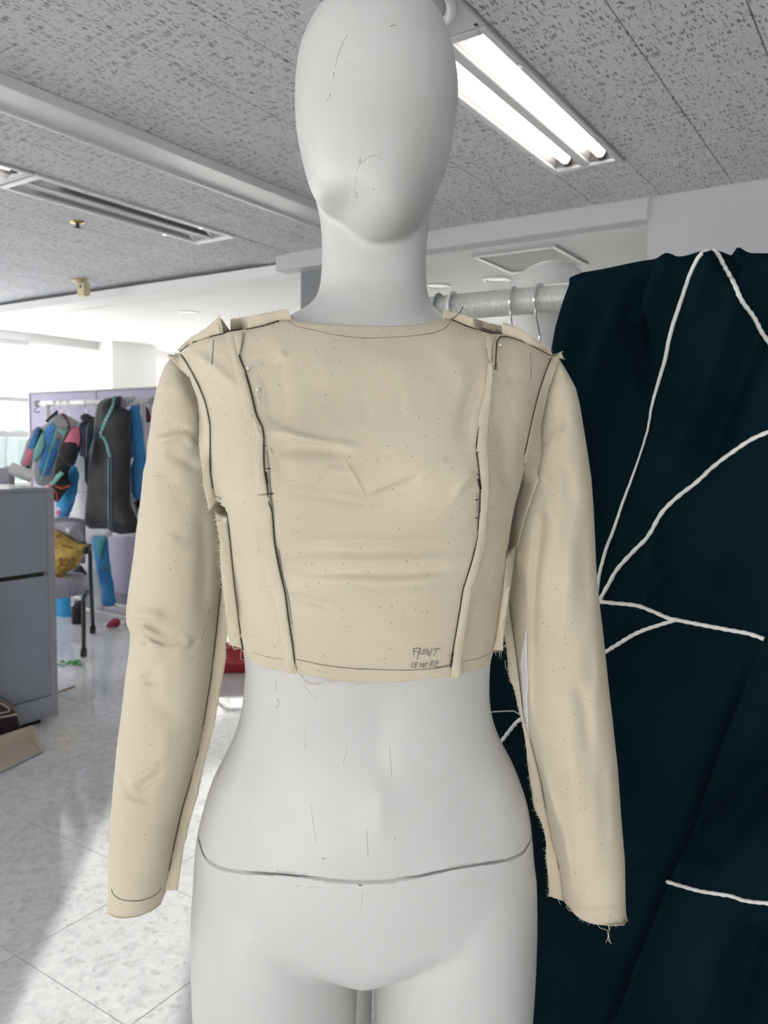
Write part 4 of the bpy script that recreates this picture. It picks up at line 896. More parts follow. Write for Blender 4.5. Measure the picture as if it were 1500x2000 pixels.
for P, r, tr_, l in ((NKL, .00045, ALL, .0008), (s1([(1025,785),(1100,800),(1200,820),(1400,840)]) + s2([(0,835),(230,843),(400,835),(485,820)]), .0005, ALL, .0008), (s1([(800,745),(870,770),(960,785)]), .00025, ALL, .0008),
                     (s2([(550,798),(620,785),(690,760),(715,738),(728,660)]), .0004, ALL, .0008), (c3([(150,1545),(165,1585),(185,1605),(225,1628),(270,1638),(350,1640),(440,1620),(510,1580),(543,1537)]), .0007, SLB_L, .0006),
                     (c3([(600,1450),(630,1330)]), .0002, SLB_L, .001), (s1([(940,200),(960,330),(990,450),(1010,600)]), .0005, ALL, .0008), (x7([(735,1000),(745,1080),(765,1300),(775,1380)]), .0006, ALL, .0012), (x8([(682,1440),(680,1575)]), .0004, ALL, .001),
                     (ez([(1270,660),(1245,770)]), .0004, SLB_L, .001), (ez([(1200,960),(1180,1060),(1155,1120)]), .0004, SLB_L, .001), (ez([(1230,840),(1200,960)]), .0002, SLB_L, .001), (x7([(390,280),(380,440)]), .0008, ALL, .0002), (x8([(1070,410),(1078,510),(1075,600)]), .0008, ALL, .0001), (x7([(760,980),(772,1015)]), .0003, ALL, .001), (x7([(245,905),(285,965)]), .0003, SLB_L, .001), (s2([(258,258),(258,268)]), .0006, ALL, .0006)):
    P = smoothline(np.array(P), 40); MB().tube(castpoly(tr_, P, l), r * .72, 5).build('pencil_line', PENCIL, top)
# the words FRONT CENTRE pencilled by hand above the hem
wz = q(12.5, 780, 1240); wr_ = MB()
for S in ([(340,345),(350,430),(345,510)], [(335,355),(400,330),(470,322)], [(340,425),(380,400),(430,400)],
          [(490,325),(470,420),(455,520),(432,605)], [(490,330),(520,335),(525,365),(500,405),(455,425)], [(470,425),(500,450),(540,470),(560,475)],
          [(600,355),(580,390),(578,440),(600,470),(630,450),(640,400),(625,360),(600,355)],
          [(675,505),(680,420),(672,310)], [(672,310),(700,400),(740,520)], [(740,520),(765,430),(790,325)],
          [(835,365),(920,345),(1005,322)], [(920,348),(880,430),(840,510)],
          [(350,668),(310,700),(292,755),(305,785),(340,780)], [(400,685),(375,740),(365,800),(420,800)], [(395,690),(455,672)], [(385,735),(440,720)],
          [(490,800),(510,740),(525,690)], [(505,695),(540,750),(570,805)], [(570,805),(585,740),(595,680)], [(650,675),(635,740),(630,800)], [(610,725),(700,690)],
          [(775,640),(755,720),(740,810)], [(770,645),(810,635),(835,655),(815,700),(765,720)], [(775,715),(800,750),(825,780)],
          [(895,630),(880,700),(870,765)], [(895,640),(960,632)], [(885,700),(950,690)], [(860,770),(920,785),(1020,782),(1110,770),(1200,742)]):
    wr_.tube(castpoly(ALL, smoothline(np.array(wz(S)), 12), .0009), .00042, 5)
lt = wr_.build('pencil_lettering', PENCIL, top); lt['label'] = 'grey pencilled words FRONT CENTRE'
# pins
GLASSP = simple('clear_pin_head', (.75, .74, .72), .1, coat=.5)
for hx, hy_, sh in (x7([(615,462),(622,490)]) + [0], x7([(678,602),(690,700)]) + [0], x8([(850,352),(862,372)]) + [0]):
    c = castpoly(ALL, [hx], .004)[0]; e = castpoly(ALL, [hy_], .0012)[0]
    pn = MB().tube([c, c + (e - c) * .5 + np.array([0, -.001, 0]), e], .0004, 6).build('pin_shaft', CHROME, top)
    MB().lathe(c - np.array([0, 0, .0017]), [(.0005, 0), (.0014, .0006), (.0018, .0017), (.0014, .0028), (.0004, .0034)], 12).build('pin_head', GLASSP, pn, True)
# frayed edges and loose threads
def fringe(P, tree, k, L, down=(0, 0, -1), dflt=.8):
    P = resample(P, k); C = castpoly(tree, P, .0005, dflt)
    for c in C: ribbon(c, np.array(down, float) + (rng.random(3) - .5) * np.array([1.2, .4, .5]), L * (.2 + rng.random() ** 2))
fringe(HEM, ALL, 70, .004); fringe(HEM_L, ALL, 30, .006); fringe(HEM_R, ALL, 26, .004); fringe(NECK, ALL, 90, .0022, (0, 0, 1))
fringe(c4([(700,1735),(760,1778),(830,1798),(950,1808),(1075,1812),(1090,1760)]), SLB_R, 70, .005); fringe([(221,1786),(240,1788),(275,1784),(305,1772)], SLB_L, 20, .003)
fringe(s2([(715,742),(745,738),(768,735)]), ALL, 14, .008); fringe(s1([(672,706),(710,712),(748,730)]), ALL, 16, .007)
def loose(P, r=.00022, tree=ALL, lift=.002, dflt=.8): fray.tube(castpoly(tree, smoothline(np.array(P), 24), lift, dflt), r, 4)
loose(s1([(1050,865),(1080,900),(1130,915),(1190,900),(1220,885),(1200,910),(1250,905)]), tree=BODY, dflt=.72); loose(s1([(1290,950),(1320,930),(1400,915)]), tree=BODY, dflt=.72); loose(s1([(1060,870),(1090,920),(1160,920)]), tree=BODY, dflt=.72)
loose(s1([(900,450),(920,490),(990,525)])); loose(s1([(935,620),(940,660),(910,700)])); loose(s1([(690,712),(705,730),(740,725)])); loose(s1([(740,740),(735,780),(755,790)]))
loose(s2([(660,275),(690,285),(720,322)])); loose(s2([(560,720),(590,750),(600,790)])); loose(s2([(545,830),(565,862)])); loose(s2([(780,790),(785,830),(800,840)]), dflt=.81)
loose(c4([(850,1690),(855,1730),(900,1760),(945,1800),(965,1870)]), tree=SLB_R, dflt=.755, lift=.003); loose(c4([(865,1815),(890,1850),(945,1870),(950,1920),(932,1965)]), dflt=.755); loose(c4([(950,1800),(958,1880),(950,1940),(978,1972)]), dflt=.755); loose(c4([(955,1900),(965,1960)]), dflt=.755)
loose(c4([(620,1680),(650,1715),(690,1725)]), tree=SLB_R, dflt=.77); loose(c4([(560,1630),(578,1668)]), dflt=.78); loose(c3([(500,1700),(512,1760),(520,1790)]), tree=SLB_L, dflt=.76); loose(c3([(490,1690),(460,1730),(450,1735)]), tree=SLB_L, dflt=.76)
loose(x7([(260,800),(270,770),(280,745)]), tree=SLB_L, dflt=.78); loose(q(3.571, 0, 740)([(1215,735),(1260,790),(1300,850),(1315,885)]), tree=SLB_L, lift=.001); loose(q(3.571, 0, 740)([(1060,680),(1110,675),(1160,690)]), tree=SLB_L, lift=.001)
loose(x7([(45,400),(90,398),(125,385)]), .0003, dflt=.815)
stuff(fray.build('frayed_threads', FRAY, top))
# ------------------------------------------------------------------ the rack behind, its hangers, the teal cloth
AR = 1.146; ZR = 1.568; RP = .0205
rk = thing('garment_rack', 'grey hammered steel garment rack close behind the mannequin, teal cloth hung over it', 'rack', R(AR, .3, 0))
MB().tube([R(AR, .86, ZR), R(AR, -.50, ZR)], RP, 28).build('rail', HAMMER, rk, True)
for b in (.80, -.44):
    MB().tube([R(AR, b, .06), R(AR, b, ZR - .01)], RP, 24).build('upright', HAMMER, rk, True)
    MB().tube([R(AR - .24, b, .075), R(AR + .24, b, .075)], .018, 16).build('foot', HAMMER, rk, True)
    for s in (-.22, .22): MB().lathe(R(AR + s, b - .012, .028), [(.012, 0), (.028, .004), (.028, .020), (.012, .024)], 16, Bd).tube([R(AR + s, b, .028), R(AR + s, b, .065)], .008, 10).build('caster', BLACKP, rk)
    MB().lathe(R(AR, b + (.06 if b > 0 else -.06), ZR), [(.0235, -.012), (.0245, 0), (.0235, .012)], 20, Bd).build('end_cap', BLACKP, rk)
def hanger(b, label, r, mat, tilt=0, big=1.0, cat='hanger'):
    c = R(AR, b, ZR); t = thing('clothes_hanger', label, cat, R(AR, b, ZR - .34)); e = Ad * math.cos(tilt) + Bd * math.sin(tilt)
    rr = (RP + r + .0006) * big; off = np.array([0, 0, -(rr - RP - r - .0004)]) if big > 1 else np.zeros(3)
    P = []
    for k in np.linspace(-25, 215, 26):     # over the rail, down on the near side
        q_ = math.radians(k); P.append(c + off + e * rr * math.cos(q_) + np.array([0, 0, rr * math.sin(q_)]))
    base = c + np.array([0, 0, -.085])
    P += [c + off - e * rr * .70 + np.array([0, 0, -rr * 1.05]), c - e * rr * .25 + np.array([0, 0, -.043]), c + np.array([0, 0, -.056]), base]
    MB().tube(smoothline(np.array(P), 60), r, 10).build('hook', mat, t, True)
    S = [base + e * w * sg + np.array([0, 0, z]) for sg in (1,) for w, z in ((0, 0), (.05, -.012), (.13, -.045), (.195, -.085), (.205, -.10), (.19, -.105))]
    S2 = [base - e * w + np.array([0, 0, z]) for w, z in ((0, 0), (.05, -.012), (.13, -.045), (.195, -.085), (.205, -.10), (.19, -.105))]
    MB().tube(smoothline(np.array(S2[::-1] + S[1:]), 50), r * 1.25, 10).build('shoulder_bar', mat, t, True)
    MB().tube([S2[-1], S[-1]], r * 1.1, 10).build('trouser_bar', mat, t, True)
    return t
def b_at(x, y): return float(pl(x, y, Ad, AR - .02) @ Bd)
hanger(b_at(994, 590), 'chrome wire hanger hook on the rail, left one of the two chrome ones', .0016, CHROME, .1)
hanger(b_at(1046, 585), 'chrome wire hanger hook on the rail nearest the teal cloth', .0016, CHROME, -.06)
hanger(b_at(874, 595), 'white plastic hanger hook on the rail beside the mannequin shoulder', .0026, WPLAST, .1)
GREENP = simple('dark_green_clear_plastic', (.16, .20, .19), .2)
hanger(b_at(846, 592), 'dark greenish hanger hook on the rail right against the mannequin neck', .0022, GREENP, .12)

tc_ = thing('draped_cloth', 'long dark teal cloth with white cords hung over the rack at right', 'cloth', R(AR, .1, .30))
AFR = AR - .033                 # front face of the hanging cloth
def on_front(x, y): p = pl(x, y, Ad, AFR); return float(p @ Bd), float(p[2])
edge = [on_front(*p) for p in ((1112, 556), (1098, 600), (1085, 640), (1075, 690), (1052, 770), (1022, 900), (985, 1080), (945, 1300), (915, 1600), (895, 1950))]
ez_ = [e[1] for e in edge][::-1]; eb_ = [e[0] for e in edge][::-1]
topx = [(1112, 554), (1130, 545), (1150, 535), (1200, 525), (1260, 511), (1310, 503), (1335, 504), (1374, 492), (1390, 487), (1412, 492), (1436, 502), (1470, 497), (1500, 496), (1560, 500), (1640, 505)]
tb_ = []; tz_ = []
for x, y in topx: p = pl(x, y, Ad, AR); tb_.append(float(p @ Bd)); tz_.append(float(p[2]))
tb_ = np.array(tb_[::-1]); tz_ = np.array(tz_[::-1])
nv, nu = 210, 190; ZB = .30
path = np.r_[np.linspace(-1.0, -.001, 26), np.linspace(0, 1, 24), 1 + np.linspace(.004, 1, nv - 50)]
G = np.zeros((nv, nu, 3))
bR = -.30
for i, s in enumerate(path):
    for j in range(nu):
        u = (j / (nu - 1)) ** 1.0
        if s > 1:  # front
            tt = s - 1; z0 = 1.585; zz = z0 + (ZB - z0) * tt ** .96
            bl_ = float(np.interp(zz, ez_, eb_))
        else: bl_ = float(edge[0][0]); zz = 0
        b = bl_ + (bR - bl_) * u; rise = float(np.interp(b, tb_, tz_)) - ZR; rise = max(rise, RP + .003)
        if s > 1:
            k = min(1, (z0 - zz) / .05); a = AR - (RP + .008) - (AFR * -1 + AR - RP - .008) * k
            z_top = ZR + .25 * (rise - RP); z = zz if tt > .06 else zz + (1 - tt / .06) * 0.0
            G[i, j] = R(a, b, z)
        elif s >= 0:
            q_ = math.pi * s; rx = RP + .008
            G[i, j] = R(AR + rx * math.cos(q_), b, ZR + .017 + (rise - .017) * math.sin(q_))
        else: G[i, j] = R(AR + RP + .004 + .008 * min(1, -s * 8), b, ZR + .017 + (.75 - ZR) * (-s))
Pp = proj(G.reshape(-1, 3)); fr_ = np.repeat(np.clip((path - .45) * 3, 0, 1), nu)
k5 = q(2.5, 1000, 450); k6 = q(2.352, 1000, 1150)
SEAMD = k6([(1155,240),(1060,440),(1000,600),(930,790),(870,960),(820,1090),(715,1330),(640,1530),(540,1770),(450,2000),(400,2150)])
CRT = [(k5([(720,150),(640,260),(600,400),(610,600),(650,760)]), -9, 16), (k5([(800,135),(700,200),(650,300),(640,420)]), 7, 16), (k5([(540,280),(520,400),(430,600),(390,720)]), 5, 16), (k5([(600,400),(560,600),(480,850)]), -4, 20),
       (k5([(1010,90),(1060,160),(1100,230)]), -12, 14), (k5([(1080,110),(1120,180)]), 8, 14), (k5([(970,110),(930,250),(890,420)]), 6, 22), (k5([(870,200),(800,360),(740,520),(700,800)]), -5, 26), (k5([(1150,180),(1060,400),(950,700),(850,1000),(740,1250)]), 9, 36), (k5([(1050,250),(960,560),(820,900)]), -6, 26),
       (k5([(1230,250),(1180,500),(1050,850),(900,1200)]), -8, 30), (k5([(330,300),(270,500),(230,700)]), 4, 22), (k5([(700,1480),(690,1580),(690,1650)]), 4, 8), (k5([(780,1660),(720,1740),(640,1830)]), 5, 9), (k5([(760,1700),(700,1780)]), -3, 10), (k5([(1250,1200),(1050,1500),(900,1750)]), 5, 40), (k5([(480,900),(420,1300),(440,1600)]), -3, 40),
       (SEAMD, -5, 7), ([(x + 14, y) for x, y in SEAMD], 4, 9), (k6([(1176,760),(1050,1000),(900,1200),(840,1300)]), -14, 40), (k6([(1176,500),(1060,800),(950,1100)]), 8, 40), (k6([(800,350),(850,650),(800,900)]), 5, 60), (k6([(1000,1500),(950,1750),(900,2000)]), 6, 40), (k6([(1120,1550),(1050,1800),(1000,2000)]), -8, 40), (k6([(640,400),(660,700),(640,1000)]), -4, 50), (k6([(400,1700),(350,1900)]), 5, 40)]
zz = (3.0 * creases(Pp, [(L_, a_, w_ * 1.1) for L_, a_, w_ in CRT]) + .010 * nz(G.reshape(-1, 3), 6, 4) + .0015 * nz(G.reshape(-1, 3), 17, 9)) * fr_
tcut = np.clip((np.repeat(path, nu) - .9) * 20, 0.25, 1)
Gf = G.reshape(-1, 3) - Ad * (np.clip(zz, np.where(G.reshape(-1, 3)[:, 2] > 1.52, -.0075, -.028), .045) * tcut)[:, None]
Gf[:, 2] += np.where(np.repeat(path, nu) < 1, np.maximum(zz, -.002) * .5 * fr_, 0)
V, Fs = shell(Gf.reshape(nv, nu, 3), .0009)
cl = mesh('cloth', V, Fs, TEAL, tc_, True); CLT = bvh_obj(cl)
def cord(P, r=.0027, n=90, lift=.0018, nm='cord'):
    P = smoothline(np.array(P), n); P = P + np.stack([np.array([noise.noise((i * .45, P[0, 0], k)) for i in range(n)]) * .8 for k in (0, 9)], 1)
    C = castpoly(CLT, P, lift, 1.15); rr = r if hasattr(r, '__len__') else [r * (.94 + .12 * math.sin(i * 1.3)) for i in range(n)]
    if hasattr(r, '__len__'): rr = np.interp(np.linspace(0, 1, n), np.linspace(0, 1, len(r)), r)
    MB().tube(C, rr, 8).build(nm, CORD, tc_, True)
cord(k5([(975,90),(935,105),(885,180),(830,330),(775,500),(745,640),(715,740),(680,870),(665,960),(640,1050),(585,1210),(540,1330),(500,1450),(455,1570),(425,1690),(413,1790)]), [.0028, .0028, .0028, .0027, .0024, .0015, .0013, .0017, .0021, .0023, .0023], 120)
cord(k5([(975,90),(1000,110),(1040,180),(1085,260),(1120,340),(1185,430),(1215,490),(1250,540),(1330,650)]), .0029)
cord(k5([(425,1810),(470,1730),(510,1660),(600,1560),(660,1500),(690,1450),(730,1380),(810,1300),(900,1230),(980,1155),(1080,1080),(1180,1015),(1250,985),(1350,940)]), .0029, 110)
cord(k5([(380,1808),(420,1812),(500,1820),(600,1830),(700,1865),(760,1892),(820,1905),(920,1925),(1080,1955),(1160,1970),(1230,1995)]), .0030, 90)
cord(k6([(395,310),(420,295),(470,265),(560,210),(600,192),(680,165),(760,142)]), .0028, 60)
cord(k6([(712,1345),(760,1360),(870,1390),(1000,1410),(1080,1435),(1176,1445),(1300,1470)]), .0028, 70)
cord(c4([(60,450),(122,385),(180,310),(230,250),(275,212),(330,180)]), .0030, 40); cord(c4([(30,168),(60,160),(205,155),(250,175),(280,200)]), .0008, 40, .001, 'thin_thread')

# ------------------------------------------------------------------ a second mannequin further back
m2_ = man.copy(); COL.objects.link(m2_); m2_.location = (.298, 1.56, 0); m2_.rotation_euler = (0, 0, .12); m2_.scale = (.97, .97, .955)
m2_['label'] = 'second white mannequin behind the rack, only its bald head showing'
for ch in list(man.children):
    if ch.name.split('.')[0] in ('upper_body', 'lower_body', 'base_plate', 'foot_peg'):
        c = ch.copy(); COL.objects.link(c); c.parent = m2_

# ------------------------------------------------------------------ things at the left
def resamp_closed(P, step):
    P = np.array(P, float); P = np.vstack([P, P[:1]]); n = max(8, int(np.sum(np.linalg.norm(np.diff(P, axis=0), axis=1)) / step)); return resample(P, n + 1)[:-1]
def inside(P, poly):
    x, y = P[:, 0], P[:, 1]; c = np.zeros(len(P), bool); n = len(poly)
    for i in range(n):
        x0, y0 = poly[i]; x1, y1 = poly[(i + 1) % n]
        k = ((y0 > y) != (y1 > y)) & (x < (x1 - x0) * (y - y0) / (y1 - y0 + 1e-12) + x0); c ^= k
    return c
def fill(poly, step):
    E = resamp_closed(poly, step); lo = E.min(0); hi = E.max(0)
    g = np.array([(x, y) for x in np.arange(lo[0] + step * .7, hi[0], step) for y in np.arange(lo[1] + step * .7, hi[1], step)]).reshape(-1, 2)
    if len(g):
        g = g + (rng.random(g.shape) - .5) * step * .2; g = g[inside(g, E)]
        if len(g):
            d, _ = segdist(g, np.vstack([E, E[:1]])); g = g[d > step * .5]
    pts = np.vstack([E, g]) if len(g) else E; n = len(E)
    r = delaunay_2d_cdt([Vector(p) for p in pts.tolist()], [(i, (i + 1) % n) for i in range(n)], [], 1, 1e-7)
    P = np.array([tuple(v) for v in r[0]]); T = [list(t) for t in r[2]]
    d, _ = segdist(P, np.vstack([E, E[:1]])); return P, T, d
def pillow(name, px_, n_, c_, th, mat, parent, step=.022, folds=.006, seed=0, w=None, back=.6, ftex=(16, 3)):
    """outline on a vertical plane through c_ with normal n_, puffed to real thickness on both sides"""
    n_ = np.asarray(n_, float); e = np.cross([0, 0, 1.], n_); W = np.array([pl(x, y, n_, c_) for x, y in px_]); P2 = np.stack([W @ e, W[:, 2]], 1)
    P, T, d = fill(P2, step); w = w or th * .8; f = np.clip(d / w, 0, 1); f = np.sqrt(1 - (1 - f) ** 2)
    fo = np.array([noise.noise((p[0] * ftex[0] + seed, p[1] * ftex[1], seed * 1.3)) for p in P]) * folds * f
    sgn = -1 if c_ > 0 else 1
    base = np.outer(P[:, 0], e) + np.outer(P[:, 1], [0, 0, 1.]) + n_ * c_
    Vf = base - n_ * (th / 2 * f + fo)[:, None]; Vb = base + n_ * (th / 2 * back * f + .0008)[:, None]
    # orient triangles to face the camera side (-n)
    F1 = []
    for t in T:
        a, b, c = (Vf[i] for i in t); nn = np.cross(b - a, c - a); F1.append(t if nn @ n_ < 0 else t[::-1])
    k = len(P); edges = {}
    for t in F1:
        for i in range(3): edges[(t[i], t[(i + 1) % 3])] = 1
    rim = [(a, b) for a, b in edges if (b, a) not in edges]
    Fs = F1 + [[i + k for i in t[::-1]] for t in F1] + [[b, a, a + k, b + k] for a, b in rim]
    return mesh(name, np.concatenate([Vf, Vb]), Fs, mat, parent, True)
def overlay(name, px_, obj_, mat, parent, off=.004, step=3.5, n_=Ad, c_=3.7):
    tr_ = bvh_obj(obj_); P, T, d = fill(px_, step); V = []
    for x, y in P:
        h = cast(tr_, x, y); V.append(h if h is not None else np.array([np.nan] * 3))
    V = np.array(V); bad = np.isnan(V[:, 0])
    if bad.all(): return None
    for i in np.where(bad)[0]:
        k = np.where(~bad)[0]; j = k[np.argmin(np.sum((P[k] - P[i]) ** 2, 1))]; V[i] = atY(P[i, 0], P[i, 1], V[j, 1])
    D = V - O; D /= np.linalg.norm(D, axis=1)[:, None]; Vt = V - D * off; k = len(P); F1 = []
    for t in T:
        a, b, c = (Vt[i] for i in t); F1.append(t if np.cross(b - a, c - a) @ D[t[0]] < 0 else t[::-1])
    ed = {}
    for t in F1:
        for i in range(3): ed[(t[i], t[(i + 1) % 3])] = 1
    rim = [(a, b) for a, b in ed if (b, a) not in ed]
    return mesh(name, np.concatenate([Vt, V + D * .001]), F1 + [[i + k for i in t[::-1]] for t in F1] + [[b, a, a + k, b + k] for a, b in rim], mat, parent, True)
def band(P, w):
    P = np.array(P, float); t = np.gradient(P, axis=0); t /= np.linalg.norm(t, axis=1)[:, None]; nrm = np.stack([-t[:, 1], t[:, 0]], 1) * w / 2
    return [tuple(p) for p in P + nrm] + [tuple(p) for p in (P - nrm)[::-1]]

# low partition at the left edge
cb = thing('low_partition', 'low grey two panel partition at the left edge of the picture', 'partition', R(1.4, 3.5, 0))
slab('core', .62, 2.235, 3.375, 3.76, .03, 1.115, GREYP, cb); slab('lower_panel', .62, 2.208, 3.36, 3.376, .136, .708, GREYP, cb, .002); slab('upper_panel', .62, 2.208, 3.36, 3.376, .728, 1.104, GREYP, cb, .002)
slab('shadow_gap', .62, 2.19, 3.366, 3.376, .708, .728, DARK, cb); slab('plinth', .62, 2.235, 3.362, 3.376, .03, .131, KICK, cb, .002); slab('edge_trim', 2.210, 2.246, 3.358, 3.77, .028, 1.12, GREYL, cb, .003); slab('top_cap', .62, 2.210, 3.358, 3.77, 1.105, 1.122, GREYL, cb, .003)
for a in (.75, 2.08): MB().box(a - .1, a + .1, 3.40, 3.70, 0, .03).build('foot', DARK, cb)
ds = thing('desk_screen', 'pale lilac desk screen showing above the low partition at the left edge', 'screen', R(1.8, 4.0, 0)); LILP = simple('pale_lilac_fabric', (.66, .65, .76), .9, fine=300)
slab('panel', 1.1, 2.41, 3.99, 4.03, .04, 1.19, LILP, ds, .004); slab('end_trim', 2.41, 2.437, 3.985, 4.035, 0, 1.20, GREYL, ds, .003); slab('foot_rail', 1.1, 2.41, 3.985, 4.035, 0, .04, GREYL, ds)
rl = thing('paper_roll', 'white paper roll leaning up behind the low partition', 'roll', R(2.05, 3.66, 1.122)); p0 = pl(63, 950, Bd, 3.68); p1 = pl(44, 924, Bd, 3.70)
p0[2] = max(p0[2], 1.155); ax = (p1 - p0); ax /= np.linalg.norm(ax); ax = ax * .11
m = MB().tube([p0, p0 + ax], .030, 20, False).tube([p0 + ax, p0], .026, 20, False); m.build('sheet', WHITEC, rl, True)
tg = thing('tape_dispenser', 'small black tape dispenser on top of the low partition', 'dispenser', R(1.88, 3.62, 1.122)); p = R(2.0, 3.62, 1.122)
MB().box(1.975, 2.025, 3.60, 3.64, 1.122, 1.132, .002).build('base', BLACKP, tg); MB().lathe(R(2.0, 3.605, 1.152), [(.020, 0), (.022, .003), (.022, .027), (.020, .030)], 18, Bd).build('reel', BLACKP, tg)

# broom and dustpan against it
BRN = simple('dark_brown_plastic', (.055, .035, .035), .4); BRI = simple('dark_maroon_bristle', (.022, .008, .018), .8, var=.5, scale=90, fine=200); BEI = simple('beige_plastic', (.48, .42, .34), .45)
w4 = q(9.09, 0, 1320); br = thing('broom', 'dark brown broom head with maroon bristles leaning at the left edge', 'broom', R(1.85, 3.24, .02))
hd = pillow('head', w4([(-420,540),(-400,470),(-300,420),(-120,392),(0,398),(80,430),(180,490),(250,560),(290,640),(298,672),(0,730),(-420,800)]), Bd, 3.295, .05, BRN, br, .012, 0)
lp = MB().tube([pl(x, y, Bd, 3.266) for x, y in smoothline(np.array(w4([(-190,600),(-100,515),(0,492),(100,540),(165,595),(150,632),(0,662),(-120,672),(-190,640),(-190,600)])), 40)], .0035, 8).build('loop_rim', BEI, br, True)
MB().tube([pl(x, y, Bd, 3.266) for x, y in resample(np.array(w4([(-420,800),(0,735),(296,684)])), 12)], .0045, 8).build('rim_band', BEI, br, True)
pillow('bristles', w4([(-420,812),(0,742),(292,695),(350,850),(410,1030),(400,1070),(0,1140),(-480,1230)]), Bd, 3.295, .06, BRI, br, .012, .012, 3, ftex=(90, 6))
MB().tube([pl(-16, 1365, Bd, 3.30), pl(-26, 1120, Bd, 3.340)], .012, 12).build('handle', BEI, br, True)
dp = thing('dustpan', 'beige dustpan lying under the broom at the left edge', 'dustpan', R(1.8, 3.1, 0))
def dq(a, b, z): return R(a, b, z)
m = MB()
Q0 = [dq(1.965, 3.06, .002), dq(1.50, 2.93, .002), dq(1.50, 3.20, .012), dq(2.02, 3.23, .012)]
m.prism(Q0, (0, 0, .004)); m.build('tray', BEI, dp)
MB().prism([dq(2.02, 3.23, .010), dq(1.965, 3.06, .006), dq(1.972, 3.058, .012), dq(2.03, 3.225, .065), dq(2.03, 3.235, .065)], Ad * .006).build('side_wall', BEI, dp)
MB().prism([dq(1.50, 3.20, .010), dq(2.02, 3.23, .010), dq(2.03, 3.235, .065), dq(1.50, 3.205, .065)], Bd * .005).build('back_wall', BEI, dp)
MB().tube([dq(1.965, 3.06, .006), dq(1.50, 2.93, .006)], .004, 8).build('lip', GREYL, dp)

# lilac partition behind the far rack
pa = thing('tall_partition', 'tall lilac partition behind the far garment rack', 'partition', R(4.17, 5.5, 0))
for b0, b1 in ((5.62, 6.52), (4.68, 5.60)): slab('panel', 4.15, 4.19, b0, b1, .10, 1.735, LILAC, pa, .004)
slab('top_trim', 4.142, 4.198, 4.66, 6.54, 1.735, 1.752, GREYL, pa, .003); slab('plinth', 4.147, 4.193, 4.66, 6.54, 0, .10, GREYP, pa)
for b in (6.53, 5.61, 4.67): slab('post', 4.143, 4.197, b - .012, b + .012, 0, 1.735, GREYL, pa, .002)

# far garment rack
PIPEW = simple('white_enamel_pipe', (.72, .72, .69), .3); A2 = 3.85; Z2 = 1.625
r2 = thing('garment_rack', 'white garment rack full of garments in front of the tall lilac partition', 'rack', R(A2, 5.25, 0))
MB().tube([R(A2, 5.93, Z2), R(A2, 4.58, Z2)], .019, 16).build('rail', PIPEW, r2, True)
for b, b2 in ((5.81, 5.84), (4.67, 4.60)):
    MB().tube([R(A2, b, Z2), R(A2, b2, .06)], .019, 14).build('upright', PIPEW, r2, True)
    MB().tube([R(A2 - .26, b2, .055), R(A2 + .26, b2, .055)], .018, 12).build('foot', PIPEW, r2, True)
for b in (5.95, 4.56):
    MB().lathe(R(A2, b - .02, Z2), [(.01, 0), (.028, .006), (.028, .034), (.01, .04)], 16, Bd).build('end_cap', GREYL, r2)
    MB().tube([R(A2, b, Z2 - .02), R(A2 - .02, b + .02, Z2 - .055), R(A2, b + .01, Z2 - .075), R(A2 + .01, b - .01, Z2 - .06)], .006, 8).build('cap_hook', GREYL, r2, True)
for a in (-.12, .12): MB().tube([R(A2 + a, 5.84, .055), R(A2 + a, 4.60, .055)], .014, 12).build('base_bar', PIPEW, r2, True)
cc = q(5.556, 40, 750)
C_BLUE = simple('bright_blue_cloth', (.030, .19, .43), .75, var=.12, scale=14); C_CYAN = simple('cyan_blue_cloth', (.035, .30, .62), .75, var=.12, scale=14); C_GREY = simple('heather_grey_cloth', (.28, .28, .29), .9, var=.12, scale=80)
C_BLK = simple('black_cloth', (.014, .015, .019), .8, var=.3, scale=12); C_NAVY = simple('navy_cloth', (.012, .020, .042), .8, var=.3, scale=12); C_PINK = simple('pink_cloth', (.62, .17, .25), .8, var=.1); C_MINT = simple('mint_cloth', (.27, .58, .52), .8, var=.08)
C_ORG = simple('orange_piping', (.70, .10, .05), .7); C_LIL = simple('lilac_cloth', (.35, .35, .52), .85); C_CHAR = simple('charcoal_shell_cloth', (.016, .017, .022), .6, var=.35, scale=9); C_WHT = WHITEC; C_MAR = simple('maroon_cloth', (.14, .02, .05), .8); C_TEALG = simple('teal_print_cloth', (.06, .25, .29), .8, var=.2, scale=10)
GRP = None
def garm(name, label, cat, x, y, a): p = pl(*cc([(x, y)])[0], Ad, a); return thing(name, label, cat, p)
def hang2(x, a0, ztop=None):
    """hanger on the far rail for a garment seen under picture x"""
    b = float(pl(x, 788, Ad, A2) @ Bd); c = R(A2, b, Z2); t = thing('clothes_hanger', HL2.pop(0), 'hanger', c + np.array([0, 0, -.2])); P = []
    for k in np.linspace(-20, 200, 14): P.append(c + Ad * .0215 * math.cos(math.radians(k)) + np.array([0, 0, .0215 * math.sin(math.radians(k))]))
    P += [c - Ad * .015 + np.array([0, 0, -.03]), c + np.array([0, 0, -.05]), c + np.array([0, 0, -.13])]
    MB().tube(smoothline(np.array(P), 30), .0028, 6).build('hook', CHROME, t, True)
    e = c + np.array([0, 0, -.13]); MB().tube([e - Ad * .17 + np.array([0, 0, -.08]), e - Ad * .03 + np.array([0, 0, -.01]), e, e + Ad * .03 + np.array([0, 0, -.01]), e + Ad * .17 + np.array([0, 0, -.08])], .005, 6).build('shoulder_bar', WPLAST, t, True)
HL2 = ['thin hanger hook on the far rail above the black hood', 'thin hanger hook on the far rail above the grey jacket collar', 'thin hanger hook on the far rail right of the grey jacket collar', 'thin hanger hook on the far rail above the navy jacket collar']
